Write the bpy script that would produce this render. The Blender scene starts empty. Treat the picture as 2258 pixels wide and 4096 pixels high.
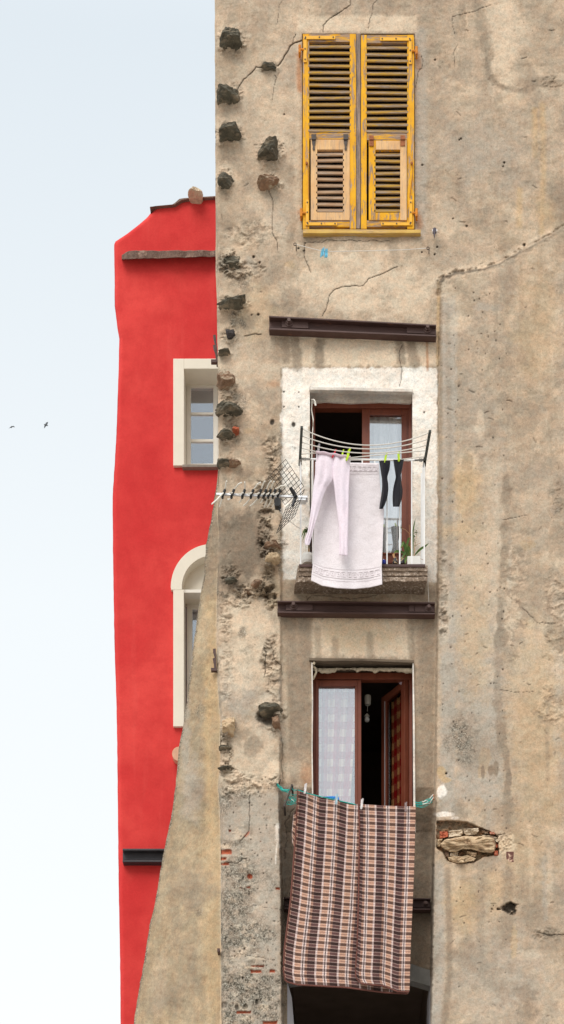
import bpy, math, random
import numpy as np
from mathutils import Vector, Matrix, noise as mnoise
R = math.radians
random.seed(7); rng = np.random.default_rng(7)
scene = bpy.context.scene
# ------------------------------------------------------------------ camera, sky, sun, exposure
# facade plane Y = 0 seen squarely from 18 m; 450 source pixels = 1 m on that plane; eye height 1.6 m
S, D, X0, YH, EYE = 450.0, 18.0, 1400.0, 6548.0, 1.6
cam = bpy.data.cameras.new('camera'); camo = bpy.data.objects.new('camera', cam); scene.collection.objects.link(camo)
camo.location = (0, -D, EYE); camo.rotation_euler = (R(90), 0, 0)
cam.sensor_fit = 'VERTICAL'; cam.sensor_height = 36; cam.lens = 36*D/(4096/S)
cam.shift_x = (1129-X0)/4096; cam.shift_y = (YH-2048)/4096; cam.clip_end = 5000
scene.camera = camo
SUN_EL, SUN_AZ = 50, -28          # azimuth from the facade normal, towards the left of the picture
world = bpy.data.worlds.new("World"); scene.world = world; world.use_nodes = True
wt = world.node_tree; wt.nodes.clear()
out = wt.nodes.new('ShaderNodeOutputWorld'); bg = wt.nodes.new('ShaderNodeBackground')
sky = wt.nodes.new('ShaderNodeTexSky'); sky.sky_type = 'NISHITA'; sky.sun_disc = False
sky.sun_elevation = R(SUN_EL); sky.sun_rotation = R(180+SUN_AZ); sky.air_density = 1.2; sky.dust_density = 3
geo = wt.nodes.new('ShaderNodeTexCoord'); sep = wt.nodes.new('ShaderNodeSeparateXYZ')
wt.links.new(geo.outputs['Generated'], sep.inputs[0])
rp = wt.nodes.new('ShaderNodeValToRGB'); cr = rp.color_ramp
stops = [(0.0, (7.4, 7.5, 7.5)), (.26, (7.9, 8.05, 8.05)), (.45, (7.3, 7.65, 7.8)), (.62, (6.1, 6.65, 7.05)), (1.0, (11, 11.4, 11.8))]
cr.elements[0].position = 0; cr.elements[1].position = 1
for i, (p, c) in enumerate(stops):
    e = cr.elements[0] if i == 0 else (cr.elements[len(cr.elements)-1] if p == 1 else cr.elements.new(p))
    e.color = (*[v/12 for v in c], 1)
wt.links.new(sep.outputs['Z'], rp.inputs[0])
sc_ = wt.nodes.new('ShaderNodeVectorMath'); sc_.operation = 'SCALE'; sc_.inputs['Scale'].default_value = 12
wt.links.new(rp.outputs[0], sc_.inputs[0])
mx = wt.nodes.new('ShaderNodeMix'); mx.data_type = 'RGBA'; mx.inputs[0].default_value = .92
wt.links.new(sky.outputs[0], mx.inputs[6]); wt.links.new(sc_.outputs[0], mx.inputs[7])
wt.links.new(mx.outputs[2], bg.inputs[0]); bg.inputs[1].default_value = 0.1
wt.links.new(bg.outputs[0], out.inputs[0])
sd = bpy.data.lights.new('sun', 'SUN'); sd.energy = 1.9; sd.angle = R(38); sd.color = (1, .95, .87)
so = bpy.data.objects.new('sun', sd); scene.collection.objects.link(so)
sdir = Vector((math.sin(R(SUN_AZ))*math.cos(R(SUN_EL)), -math.cos(R(SUN_AZ))*math.cos(R(SUN_EL)), math.sin(R(SUN_EL))))
so.rotation_euler = sdir.to_track_quat('Z', 'Y').to_euler(); so.location = sdir*60
scene.view_settings.view_transform = 'Standard'; scene.view_settings.look = 'None'
scene.view_settings.exposure = 0.42; scene.view_settings.gamma = 1
scene.cycles.max_bounces = 6

# ------------------------------------------------------------------ helpers
def P(px, py, Y=0.0):
    k = (D+Y)/D
    return ((px-X0)/S*k, Y, EYE+(YH-py)/S*k)
def PV(px, py, Y=0.0): return Vector(P(px, py, Y))
TAB = [rng.random((256, 256)) for _ in range(12)]
def vn(x, y, f, sd=0):
    t = TAB[sd % 12]; x = x*f+sd*17.3; y = y*f+sd*9.7
    xi = np.floor(x).astype(int); yi = np.floor(y).astype(int); u = x-xi; v = y-yi
    u = u*u*(3-2*u); v = v*v*(3-2*v); a = xi & 255; b = yi & 255; a1 = (a+1) & 255; b1 = (b+1) & 255
    return (t[a, b]*(1-u)+t[a1, b]*u)*(1-v)+(t[a, b1]*(1-u)+t[a1, b1]*u)*v
def fbm(x, y, f, o=4, sd=0, g=.5):
    s = 0; a = 1; tot = 0
    for i in range(o):
        s = s+a*vn(x, y, f*2.03**i, sd+i); tot += a; a *= g; x, y = x*.80-y*.60+31, x*.60+y*.80-17
    return s/tot
def ss(e0, e1, x):
    t = np.clip((x-e0)/(e1-e0), 0, 1); return t*t*(3-2*t)
def pl(pts, v):
    pts = sorted((b, a) for a, b in pts); return np.interp(v, [p[0] for p in pts], [p[1] for p in pts])

class NT:
    def __init__(s, name):
        s.m = bpy.data.materials.new(name); s.m.use_nodes = True; s.t = s.m.node_tree; s.t.nodes.clear()
        s.out = s.n('ShaderNodeOutputMaterial'); s.b = s.n('ShaderNodeBsdfPrincipled'); s.l(s.b.outputs[0], s.out.inputs[0])
        s.g = s.n('ShaderNodeNewGeometry'); s.pos = s.g.outputs['Position']
    def n(s, k): return s.t.nodes.new(k)
    def l(s, a, b): s.t.links.new(a, b)
    def put(s, inp, v):
        if hasattr(v, 'node'): s.l(v, inp)
        elif isinstance(v, (tuple, list)): inp.default_value = (*v, 1) if len(v) == 3 and inp.type == 'RGBA' else v
        else: inp.default_value = v
    def noise(s, sc, det=4, rough=.55, vec=None, scale3=None, dist=0):
        n = s.n('ShaderNodeTexNoise'); n.inputs['Scale'].default_value = sc; n.inputs['Detail'].default_value = det
        n.inputs['Roughness'].default_value = rough; n.inputs['Distortion'].default_value = dist
        v = vec or s.pos
        if scale3:
            m = s.n('ShaderNodeMapping'); m.inputs['Scale'].default_value = scale3; s.l(v, m.inputs[0]); v = m.outputs[0]
        s.l(v, n.inputs['Vector']); return n.outputs['Fac']
    def voro(s, sc, vec=None):
        n = s.n('ShaderNodeTexVoronoi'); n.inputs['Scale'].default_value = sc; s.l(vec or s.pos, n.inputs['Vector']); return n.outputs['Distance']
    def ramp(s, f, st, const=False):
        r = s.n('ShaderNodeValToRGB'); c = r.color_ramp
        if const: c.interpolation = 'CONSTANT'
        st = [(p, (v,)*3 if not isinstance(v, tuple) else v) for p, v in st]
        c.elements[0].position = st[0][0]; c.elements[0].color = (*st[0][1], 1)
        c.elements[1].position = st[-1][0]; c.elements[1].color = (*st[-1][1], 1)
        for p, v in st[1:-1]: c.elements.new(p).color = (*v, 1)
        s.l(f, r.inputs[0]); return r.outputs[0]
    def mix(s, f, a, b, mode='MIX'):
        n = s.n('ShaderNodeMix'); n.data_type = 'RGBA'; n.blend_type = mode
        s.put(n.inputs[0], f); s.put(n.inputs[6], a); s.put(n.inputs[7], b); return n.outputs[2]
    def ma(s, op, a, b=0.0, cl=False):
        n = s.n('ShaderNodeMath'); n.operation = op; n.use_clamp = cl; s.put(n.inputs[0], a); s.put(n.inputs[1], b); return n.outputs[0]
    def attr(s, name):
        n = s.n('ShaderNodeAttribute'); n.attribute_name = name; return n
    def bump(s, h, st, dist, prev=None):
        n = s.n('ShaderNodeBump'); n.inputs['Strength'].default_value = st; n.inputs['Distance'].default_value = dist
        s.l(h, n.inputs['Height'])
        if prev: s.l(prev, n.inputs['Normal'])
        return n.outputs[0]
    def fin(s, col, rough=.8, nor=None, metal=0, spec=.3):
        s.put(s.b.inputs['Base Color'], col); s.put(s.b.inputs['Roughness'], rough); s.b.inputs['Metallic'].default_value = metal
        s.b.inputs['Specular IOR Level'].default_value = spec
        if nor: s.l(nor, s.b.inputs['Normal'])
        return s.m

def simple(name, col, rough=.6, var=.25, sc=30, metal=0, spec=.4, bump=0.0, second=None, st=(.5, .6), scale3=None):
    t = NT(name); n = t.noise(sc, 5, .6, scale3=scale3)
    c = t.mix(t.ramp(n, [(.3, 1-var), (.7, 1+var*.6)]), (0, 0, 0), col)
    c = t.mix(1.0, t.ramp(n, [(.3, 1-var), (.7, 1.0)]), col, 'MULTIPLY')
    if second: c = t.mix(t.ramp(t.noise(sc*.7, 6, .65, scale3=scale3), [(st[0], 0.0), (st[1], 1.0)]), c, second)
    nor = t.bump(t.noise(sc*4, 4, .6, scale3=scale3), bump, .01) if bump else None
    return t.fin(c, rough, nor, metal, spec)

def plaster(name, base, masks=True, grain=1.0, tint=None):
    t = NT(name)
    big = t.noise(.9, 5, .6, dist=.4); mid = t.noise(4.5, 6, .62, dist=.6); fine = t.noise(38, 5, .7); sp = t.noise(75, 5, .8)
    streak = t.noise(1.0, 5, .6, scale3=(5.5, 5.5, .7))
    c = t.mix(t.ramp(big, [(.38, 0.0), (.64, 1.0)]), base, tuple(v*k for v, k in zip(base, (1.28, 1.28, 1.27))))
    c = t.mix(t.ramp(mid, [(.42, 0.0), (.62, .55)]), c, tuple(v*k for v, k in zip(base, (.76, .79, .84))))
    c = t.mix(t.ramp(streak, [(.5, 0.0), (.66, .5)]), c, tuple(v*k for v, k in zip(base, (.78, .75, .72))))
    for sc2, k2 in ((1.3, .91), (2.9, 1.12), (5.2, .93)):
        pm = t.ramp(t.noise(sc2, 7, .68, dist=.8), [(.525, 0.0), (.545, 1.0)])
        c = t.mix(pm, c, t.mix(1.0, c, (k2, k2*.995, k2*.985), 'MULTIPLY'))
    if tint: c = t.mix(t.ramp(t.noise(2.2, 4, .6), [(.5, 0.0), (.68, .6)]), c, tint)
    if masks:
        a = []
        for nm in ('ma', 'mb', 'mc'):
            s = t.n('ShaderNodeSeparateColor'); t.l(t.attr(nm).outputs['Color'], s.inputs[0]); a += [s.outputs[i] for i in range(3)]
        white, damp_shade, ochre, grey, pale, rust, brick, moss, dark = a
        br = t.ma('ADD', t.ma('MULTIPLY', mid, .9), .55)
        c = t.mix(t.ma('MULTIPLY', grey, 1.0, True), c, (.41, .355, .295))
        c = t.mix(t.ma('MULTIPLY', pale, br, True), c, (.68, .545, .405))
        c = t.mix(t.ma('MULTIPLY', ochre, br, True), c, (.54, .37, .20))
        wc = t.mix(t.ramp(mid, [(.4, 0.0), (.72, 1.0)]), (.90, .845, .775), (.74, .65, .555))
        c = t.mix(white, c, wc)
        c = t.mix(t.ma('MULTIPLY', rust, br, True), c, (.42, .18, .075))
        c = t.mix(t.ma('MULTIPLY', damp_shade, br, True), c, (.265, .205, .15))
        # lichen and exposed aggregate on the old render
        spk = t.ramp(t.noise(75, 3, .8), [(.36, (.05, .042, .032)), (.5, (.15, .13, .10)), (.60, (.32, .28, .23)), (.70, (.62, .57, .49))])
        mm = t.ma('MULTIPLY', moss, t.ramp(t.noise(17, 5, .75), [(.38, 0.15), (.6, 1.3)]), True)
        c = t.mix(mm, c, spk)
        c = t.mix(brick, c, t.mix(t.ramp(fine, [(.4, 0.0), (.6, 1.0)]), (.50, .12, .055), (.30, .085, .05)))
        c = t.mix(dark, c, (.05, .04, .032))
    c = t.mix(1.0, c, t.ramp(fine, [(.28, .82), (.5, 1.0), (.72, 1.10)]), 'MULTIPLY')
    c = t.mix(1.0, c, t.mix(t.ramp(t.noise(11, 4, .7), [(.4, 0.0), (.6, 1.0)]), (1.03, .99, .965), (.955, 1.0, 1.02)), 'MULTIPLY')
    c = t.mix(.55*grain, c, t.ramp(sp, [(.34, .62), (.5, 1.0), (.66, 1.25)]), 'MULTIPLY')
    pits = t.ramp(t.noise(52, 2, .5), [(.255, 0.0), (.30, 1.0)])
    c = t.mix(.5, c, t.mix(1.0, c, t.mix(pits, (.3, .28, .26), (1, 1, 1)), 'MULTIPLY'))
    nor = t.bump(t.noise(22, 7, .75, dist=.2), .42, .009)
    nor = t.bump(t.noise(95, 4, .8), .6*grain, .006, nor)
    nor = t.bump(pits, .5, .008, nor)
    return t.fin(c, .93, nor, 0, .15)

def wood(name, paint, bare, lo, hi, vert=True, rough=.7, bump=.5):
    t = NT(name); s3 = (9, 9, 1.1) if vert else (1.1, 9, 9)
    peel = t.noise(4.2, 7, .72, scale3=s3, dist=.5); gr = t.noise(11, 6, .7, scale3=(12, 12, .8) if vert else (.8, 12, 12))
    b = t.mix(t.ramp(gr, [(.35, 0.0), (.65, 1.0)]), tuple(v*.5 for v in bare), tuple(min(v*1.35, 1) for v in bare))
    p = t.mix(t.ramp(t.noise(9, 4, .6), [(.35, 0.0), (.7, .7)]), paint, tuple(v*k for v, k in zip(paint, (.8, .68, .6))))
    c = t.mix(t.ramp(peel, [(lo, 0.0), (hi, 1.0)]), p, b)
    nor = t.bump(gr, bump*.5, .004); nor = t.bump(t.ramp(peel, [(lo, 1.0), (hi, 0.0)]), bump, .003, nor)
    return t.fin(c, rough, nor, 0, .3)

M = {}
M['plaster'] = plaster('weathered_plaster', (.43, .332, .243))
M['side_plaster'] = plaster('sandy_side_plaster', (.395, .302, .20), grain=1.0)
M['reveal'] = plaster('reveal_plaster', (.44, .36, .28), masks=False)
M['white_reveal'] = plaster('white_reveal', (.66, .60, .54), masks=False, grain=.3)
M['yellow'] = wood('peeling_yellow_paint', (.76, .385, .006), (.33, .23, .17), .52, .58)
M['yellow_h'] = wood('peeling_yellow_paint_rail', (.68, .345, .012), (.32, .22, .16), .44, .54, False)
M['slat'] = wood('weathered_slat', (.46, .265, .03), (.30, .22, .16), .41, .56, False, .8)
M['slat_bare'] = wood('bare_slat', (.42, .27, .16), (.38, .29, .22), .45, .6, False, .8)
M['greywood'] = wood('grey_weathered_wood', (.34, .25, .20), (.20, .16, .14), .42, .58, True, .85, .8)
M['newwood'] = wood('raw_pine', (.72, .45, .21), (.50, .34, .21), .46, .66, True, .65, .3)
M['brown'] = wood('brown_window_wood', (.185, .052, .028), (.11, .03, .018), .5, .8, True, .4, .2)
M['steelyellow'] = simple('yellow_painted_iron', (.84, .42, .012), .5, .2, 25, second=(.45, .12, .02), st=(.62, .7))
M['rustiron'] = simple('rusty_iron', (.38, .13, .05), .85, .4, 40, bump=.4)
M['darkiron'] = simple('dark_iron', (.09, .07, .06), .7, .4, 40, bump=.3)
M['beam'] = simple('rust_brown_steel', (.085, .042, .035), .6, .35, 9, bump=.25, second=(.36, .13, .05), st=(.66, .74), scale3=(.5, 1, 4))
M['blackbeam'] = simple('dark_grey_steel', (.045, .042, .05), .55, .3, 9, bump=.2)
M['slate'] = simple('dark_slate_stone', (.14, .125, .09), .88, .6, 14, bump=1.2, second=(.27, .215, .15), st=(.50, .66), scale3=(1, 1, 4))
M['brownstone'] = simple('brown_stone', (.33, .20, .125), .9, .5, 16, bump=1.0, second=(.46, .38, .28), st=(.52, .66), scale3=(1, 1, 2.5))
M['ochrestone'] = simple('ochre_stone', (.70, .52, .33), .9, .4, 22, bump=1.0, second=(.40, .25, .15), st=(.52, .66), scale3=(1, 1, 1.5))
M['palebrick'] = simple('pale_brick', (.74, .60, .44), .9, .35, 22, bump=.9)
M['brick'] = simple('red_brick', (.55, .14, .065), .9, .45, 25, bump=.8, second=(.50, .36, .27), st=(.6, .7))
M['red'] = None
M['cream'] = simple('cream_plaster', (.80, .745, .64), .9, .06, 6, bump=.05)
M['white_frame'] = simple('white_painted_frame', (.80, .76, .69), .5, .08, 12)
M['slab'] = simple('slate_slab', (.24, .155, .125), .9, .5, 14, bump=1.0, second=(.36, .25, .2), st=(.55, .65))
M['concrete'] = simple('crumbling_concrete', (.44, .32, .235), .95, .6, 60, bump=1.2, second=(.66, .54, .44), st=(.54, .62))
M['white_paint'] = simple('chipped_white_paint', (.82, .81, .80), .5, .12, 20, second=(.50, .27, .10), st=(.70, .75))
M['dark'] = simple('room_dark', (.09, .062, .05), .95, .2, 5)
M['aluminium'] = simple('aluminium', (.72, .72, .74), .35, .1, 30, metal=.6)
M['blackplastic'] = simple('black_plastic', (.025, .025, .027), .45, .2, 30)
M['wire'] = simple('black_wire', (.008, .007, .006), .6, .1, 30)
M['rodwhite'] = simple('off_white_rod', (.80, .76, .68), .45, .1, 30)
M['rack_arm'] = simple('dark_green_arm', (.035, .045, .038), .5, .3, 30)
M['cordwhite'] = simple('pale_cord', (.72, .68, .62), .8, .15, 60)
M['turq'] = simple('turquoise_cord', (.02, .42, .36), .6, .2, 40)
M['foam'] = simple('mounting_foam', (.72, .60, .44), .9, .35, 30, bump=1.0)
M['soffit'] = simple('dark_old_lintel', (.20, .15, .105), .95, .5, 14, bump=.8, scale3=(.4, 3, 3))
M['lilacwhite'] = simple('lilac_white_plaster', (.66, .66, .72), .9, .12, 8)

def cloth_mat(name, col, col2=None, sc=90, bump=.4):
    t = NT(name); n = t.noise(sc, 4, .6); b = t.noise(5, 4, .6)
    c = t.mix(t.ramp(b, [(.35, 0.0), (.7, 1.0)]), col, col2 or tuple(v*.9 for v in col))
    c = t.mix(1.0, c, t.ramp(n, [(.35, .90), (.65, 1.0)]), 'MULTIPLY')
    t.b.inputs['Sheen Weight'].default_value = .15
    if 'pink' in name or 'rose' in name or 'sheer' in name:
        tl = t.n('ShaderNodeBsdfTranslucent'); t.put(tl.inputs[0], c); mx = t.n('ShaderNodeMixShader'); mx.inputs[0].default_value = .10
        t.l(t.b.outputs[0], mx.inputs[1]); t.l(tl.outputs[0], mx.inputs[2]); t.l(mx.outputs[0], t.out.inputs[0])
    return t.fin(c, .95, t.bump(n, bump, .004), 0, .1)
M['pink'] = cloth_mat('pale_pink_cotton', (.92, .80, .88), (.88, .79, .88), 60, .3)
M['towel'] = cloth_mat('pale_rose_terry', (.88, .82, .85), (.81, .74, .76), 90, 1.2)
M['towelband'] = cloth_mat('terry_border', (.85, .78, .81), None, 130, .5)
M['sock'] = cloth_mat('charcoal_knit', (.016, .016, .022), (.028, .028, .032), 150, .8)
M['binding'] = cloth_mat('brown_binding', (.17, .065, .05), None, 80, .4)
M['sheer'] = cloth_mat('white_sheer', (.93, .94, .94), None, 40, .1)
M['leaf'] = simple('leaf_green', (.10, .19, .035), .5, .4, 25, second=(.30, .30, .06), st=(.6, .7))
M['dryleaf'] = simple('dry_leaf', (.55, .30, .14), .8, .3, 25)
M['whitepot'] = simple('white_ceramic', (.82, .80, .76), .4, .06, 25, bump=.15)
M['blueglaze'] = simple('cobalt_glaze', (.005, .03, .42), .2, .2, 25, spec=.6)
M['bluepegm'] = simple('sky_blue_plastic', (.16, .52, .72), .4, .1, 25)
M['bluetray'] = simple('bright_blue_plastic', (.01, .22, .66), .35, .1, 25)
M['redpeg'] = simple('red_plastic', (.72, .02, .04), .4, .1, 25)
M['limepeg'] = simple('lime_plastic', (.58, .82, .03), .4, .1, 25)
M['greypeg'] = simple('grey_plastic', (.36, .33, .35), .4, .1, 25)
M['whitepeg'] = simple('white_plastic', (.80, .76, .76), .4, .08, 25)
M['clearpeg'] = simple('pale_blue_plastic', (.45, .62, .70), .3, .1, 25)
M['tanpeg'] = simple('smoky_plastic', (.33, .25, .25), .3, .1, 25)
M['bird'] = simple('dark_feathers', (.10, .11, .12), .8, .2, 25)
M['bulb'] = simple('frosted_bulb', (.80, .78, .74), .2, .03, 25)

def glass_mat(name, refl, tint=(1, 1, 1)):
    t = NT(name); t.t.nodes.remove(t.b)
    tr = t.n('ShaderNodeBsdfTransparent'); tr.inputs[0].default_value = (*tint, 1)
    gl = t.n('ShaderNodeBsdfGlossy'); gl.inputs['Roughness'].default_value = .02; gl.inputs[0].default_value = (.93, .97, 1, 1)
    mx = t.n('ShaderNodeMixShader'); mx.inputs[0].default_value = refl
    t.l(tr.outputs[0], mx.inputs[1]); t.l(gl.outputs[0], mx.inputs[2]); t.l(mx.outputs[0], t.out.inputs[0])
    nn = t.bump(t.noise(1.3, 2, .5), .12, .02); t.l(nn, gl.inputs['Normal'])
    return t.m
M['glass'] = glass_mat('coated_window_glass', .33)
M['glass_dim'] = glass_mat('dim_window_glass', .25, (.8, .85, .9))

def plaid():
    t = NT('brown_plaid_wool'); a = t.attr('uv2').outputs['Vector']; s = t.n('ShaderNodeSeparateXYZ'); t.l(a, s.inputs[0])
    fu = t.ma('FRACT', s.outputs[0]); fv = t.ma('FRACT', s.outputs[1])
    wt_, tan, dk, blk, mid = (.88, .72, .65), (.44, .24, .17), (.14, .068, .062), (.008, .006, .012), (.58, .335, .235)
    col = t.ramp(fu, [(0, blk), (.045, wt_), (.11, tan), (.23, dk), (.57, wt_), (.655, mid), (.93, wt_), (1.0, wt_)], True)
    row = t.ramp(fv, [(0, (.20, .185, .19)), (.42, (1.0, 1.0, 1.0)), (.50, (1, 1, 1)), (.66, (.28, .22, .3)), (.72, (1, 1, 1)), (.88, (1.0, 1.0, 1.0)), (.99, (1, 1, 1))], True)
    c = t.mix(1.0, col, row, 'MULTIPLY')
    c = t.mix(t.ramp(fv, [(0, 0.0), (.42, .38), (.50, 0.0), (.89, .34), (.99, 0.0)], True), c, (.62, .48, .42))
    lift = t.mix(.03, c, (.55, .38, .33))
    # the pale warp stays pale where a dark weft crosses it
    c = t.mix(t.ramp(fu, [(0, 0.0), (.035, .45), (.105, 0.0), (.57, .5), (.655, 0.0), (.93, .45), (1.0, .45)], True), lift, (.56, .42, .40))
    n = t.noise(140, 4, .7); c = t.mix(1.0, c, t.ramp(n, [(.32, .62), (.65, 1.1)]), 'MULTIPLY')
    t.b.inputs['Sheen Weight'].default_value = .1
    return t.fin(c, .95, t.bump(n, .7, .004), 0, .1)
M['plaid'] = plaid()
def gingham():
    t = NT('red_cream_gingham'); a = t.attr('uv2').outputs['Vector']; s = t.n('ShaderNodeSeparateXYZ'); t.l(a, s.inputs[0])
    fu = t.ramp(t.ma('FRACT', s.outputs[0]), [(0, 0.0), (.5, 1.0), (1, 1.0)], True); fv = t.ramp(t.ma('FRACT', s.outputs[1]), [(0, 0.0), (.5, 1.0), (1, 1.0)], True)
    c = t.mix(fu, t.mix(fv, (.88, .76, .58), (.52, .22, .22)), t.mix(fv, (.50, .16, .20), (.46, .02, .06)))
    return t.fin(c, .95, None, 0, .1)
M['gingham'] = gingham()
def redmat():
    t = NT('red_render'); big = t.noise(.8, 5, .6, dist=.5); mid = t.noise(6, 5, .6); f = t.noise(45, 4, .7); st = t.noise(1, 5, .6, scale3=(5, 5, .5))
    c = t.mix(t.ramp(big, [(.35, 0.0), (.65, 1.0)]), (.72, .070, .062), (.60, .040, .040))
    c = t.mix(t.ramp(st, [(.55, 0.0), (.75, .35)]), c, (.80, .125, .105))
    c = t.mix(t.ramp(mid, [(.42, 0.0), (.7, .5)]), c, (.54, .032, .034))
    c = t.mix(1.0, c, t.ramp(f, [(.3, .93), (.6, 1.0)]), 'MULTIPLY')
    return t.fin(c, .93, t.bump(f, .25, .01), 0, .15)
M['red'] = redmat()

def setp(o, label=None, cat=None, group=None, kind=None):
    if label: o['label'] = label
    if cat: o['category'] = cat
    if group: o['group'] = group
    if kind: o['kind'] = kind
    return o
INV = {}
def thing(name, label, cat, loc=(0, 0, 0), group=None):
    o = bpy.data.objects.new(name, None); scene.collection.objects.link(o); o.location = loc; o.empty_display_size = .1
    INV[o.name] = Matrix.Translation(-Vector(loc)); return setp(o, label, cat, group)
def obj(name, V, F, mat, parent=None, smooth=False, solid=0.0, bevel=0.0, uv=None, mats=None, mi=None, label=None):
    V = np.asarray(V, dtype=float); c = V.mean(axis=0)
    if not parent: c[2] = V[:, 2].min()
    me = bpy.data.meshes.new(name); me.from_pydata((V-c).tolist(), [], [list(map(int, f)) for f in F]); me.update()
    for m in (mats or [mat]): me.materials.append(m if not isinstance(m, str) else M[m])
    if mi is not None: me.polygons.foreach_set('material_index', mi)
    if smooth: me.polygons.foreach_set('use_smooth', [True]*len(me.polygons))
    if uv is not None:
        a = me.attributes.new('uv2', 'FLOAT_VECTOR', 'POINT'); a.data.foreach_set('vector', np.asarray(uv, dtype=float).ravel())
    o = bpy.data.objects.new(name, me); scene.collection.objects.link(o); o.location = c
    if parent:
        o.parent = parent
        pm = parent
        if parent.name in INV: o.matrix_parent_inverse = INV[parent.name]
        else: o.matrix_parent_inverse = Matrix.Translation(-CENT[parent.name])
        CENT[o.name] = Vector(c)
    else: CENT[o.name] = Vector(c)
    if bevel:
        b = o.modifiers.new('bevel', 'BEVEL'); b.width = bevel; b.segments = 2; b.limit_method = 'ANGLE'
    if solid:
        s = o.modifiers.new('solid', 'SOLIDIFY'); s.thickness = solid; s.offset = 0
    if label: o['label'] = label
    return o
CENT = {}
class MB:
    def __init__(s): s.v = []; s.f = []
    def add(s, V, F):
        n = len(s.v); s.v += [tuple(map(float, p)) for p in V]; s.f += [[i+n for i in f] for f in F]; return s
    def box(s, a, b):      # world corners
        (x0, y0, z0), (x1, y1, z1) = a, b
        V = [(x0, y0, z0), (x1, y0, z0), (x1, y1, z0), (x0, y1, z0), (x0, y0, z1), (x1, y0, z1), (x1, y1, z1), (x0, y1, z1)]
        return s.add(V, [(0, 3, 2, 1), (4, 5, 6, 7), (0, 1, 5, 4), (1, 2, 6, 5), (2, 3, 7, 6), (3, 0, 4, 7)])
    def prism(s, pts, Yf, Yb):   # polygon in picture units at depth Yf, carried straight back to Yb
        V = [P(x, y, Yf) for x, y in pts]; n = len(V); V += [(a, Yb, c) for a, b, c in V]
        F = [list(range(n)), list(range(2*n-1, n-1, -1))]+[(i, i+n, (i+1) % n+n, (i+1) % n) for i in range(n)]
        return s.add(V, F)
    def pbox(s, x0, y0, x1, y1, Yf, Yb): return s.prism([(x0, y1), (x1, y1), (x1, y0), (x0, y0)], Yf, Yb)
    def tube(s, pts, r, n=8, cap=True):
        pts = [Vector(p) for p in pts]; rr = r if isinstance(r, (list, tuple)) else [r]*len(pts); V = []; F = []
        up = Vector((0, 0, 1))
        for i, p in enumerate(pts):
            d = (pts[min(i+1, len(pts)-1)]-pts[max(i-1, 0)]).normalized()
            a = d.cross(up)
            if a.length < .05: a = d.cross(Vector((1, 0, 0)))
            a.normalize(); b = d.cross(a)
            for k in range(n):
                t = 2*math.pi*k/n; V.append(p+(a*math.cos(t)+b*math.sin(t))*rr[i])
        for i in range(len(pts)-1):
            for k in range(n): F.append((i*n+k, i*n+(k+1) % n, (i+1)*n+(k+1) % n, (i+1)*n+k))
        if cap: F += [list(range(n))[::-1], [(len(pts)-1)*n+k for k in range(n)]]
        return s.add(V, F)
    def ptube(s, pts, r, n=8): return s.tube([P(*p) for p in pts], r, n)
    def lathe(s, c, prof, n=16):   # prof: (radius, z) from bottom to top, c = base centre in world
        V = []; F = []
        for r, z in prof:
            for k in range(n): t = 2*math.pi*k/n; V.append((c[0]+r*math.cos(t), c[1]+r*math.sin(t), c[2]+z))
        m = len(prof)
        for i in range(m-1):
            for k in range(n): F.append((i*n+k, i*n+(k+1) % n, (i+1)*n+(k+1) % n, (i+1)*n+k))
        F += [list(range(n))[::-1], [(m-1)*n+k for k in range(n)]]
        return s.add(V, F)
    def build(s, name, mat, parent=None, **k): return obj(name, s.v, s.f, mat, parent, **k)
    def frame(s, x0, y0, x1, y1, w, Yf, Yb, wt=None, wb=None):
        wt = w if wt is None else wt; wb = w if wb is None else wb
        s.pbox(x0, y0, x0+w, y1, Yf, Yb); s.pbox(x1-w, y0, x1, y1, Yf, Yb)
        s.pbox(x0+w, y0, x1-w, y0+wt, Yf+.002, Yb); s.pbox(x0+w, y1-wb, x1-w, y1, Yf+.002, Yb); return s

# ------------------------------------------------------------------ ground
g = MB(); g.add([(-400, -400, 0), (400, -400, 0), (400, 400, 0), (-400, 400, 0)], [(0, 1, 2, 3)])
setp(g.build('ground', simple('pale_paving', (.40, .37, .33), .9, .2, 2)), kind='structure')

# ------------------------------------------------------------------ old plastered building
B = thing('plastered_building', 'tall old tan plastered building with cracked stained wall and stones poking out', 'building', P(1560, 7268, 0))
LE = [(860, -700), (860, 0), (861, 300), (862, 500), (863, 800), (864, 1100), (868, 1200), (872, 1450), (874, 1700), (875, 1950), (871, 2050), (878, 2120), (873, 2230), (869, 2400), (867, 2580), (870, 2700), (876, 2800), (882, 2870), (883, 3040), (873, 3150), (880, 3230), (884, 3400), (885, 3800), (887, 4096), (890, 7300)]
RX = [(1764, 1080), (1762, 1120), (1756, 1700), (1752, 2400), (1747, 2700), (1741, 3200), (1735, 3400), (1727, 3900), (1722, 4096), (1715, 7300)]
RT = [(1100, 1700), (1122, 1763), (1100, 1785), (1086, 1860), (1070, 1940), (1050, 2000), (1015, 2060), (985, 2120), (940, 2200), (880, 2300), (300, 3500)]
HOLES = {'w1': (1209, 134, 1660, 918), 'w2': (1240, 1558, 1651, 2256), 'w3': (1248, 2641, 1657, 3330), 'low': (1150, 3905, 1722, 5900)}
def axis(fine0, fine1, step, outs, snaps):
    a = list(np.arange(fine0, fine1, step))+list(outs)
    a = [v for v in a if all(abs(v-q) > step*.45 for q in snaps)]+list(snaps)
    return np.array(sorted(set(a)), dtype=float)
hs_ = [h for h in HOLES.values()]
XS = axis(862, 2290, 3, list(np.arange(2310, 3600, 60)), [862.0]+sorted({float(h[i]) for h in hs_ for i in (0, 2)}))
YS = axis(-30, 4130, 3, list(np.arange(-1500, -40, 60))+list(np.arange(4150, 7400, 50)), sorted({float(h[i]) for h in hs_ for i in (1, 3)}))
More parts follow.
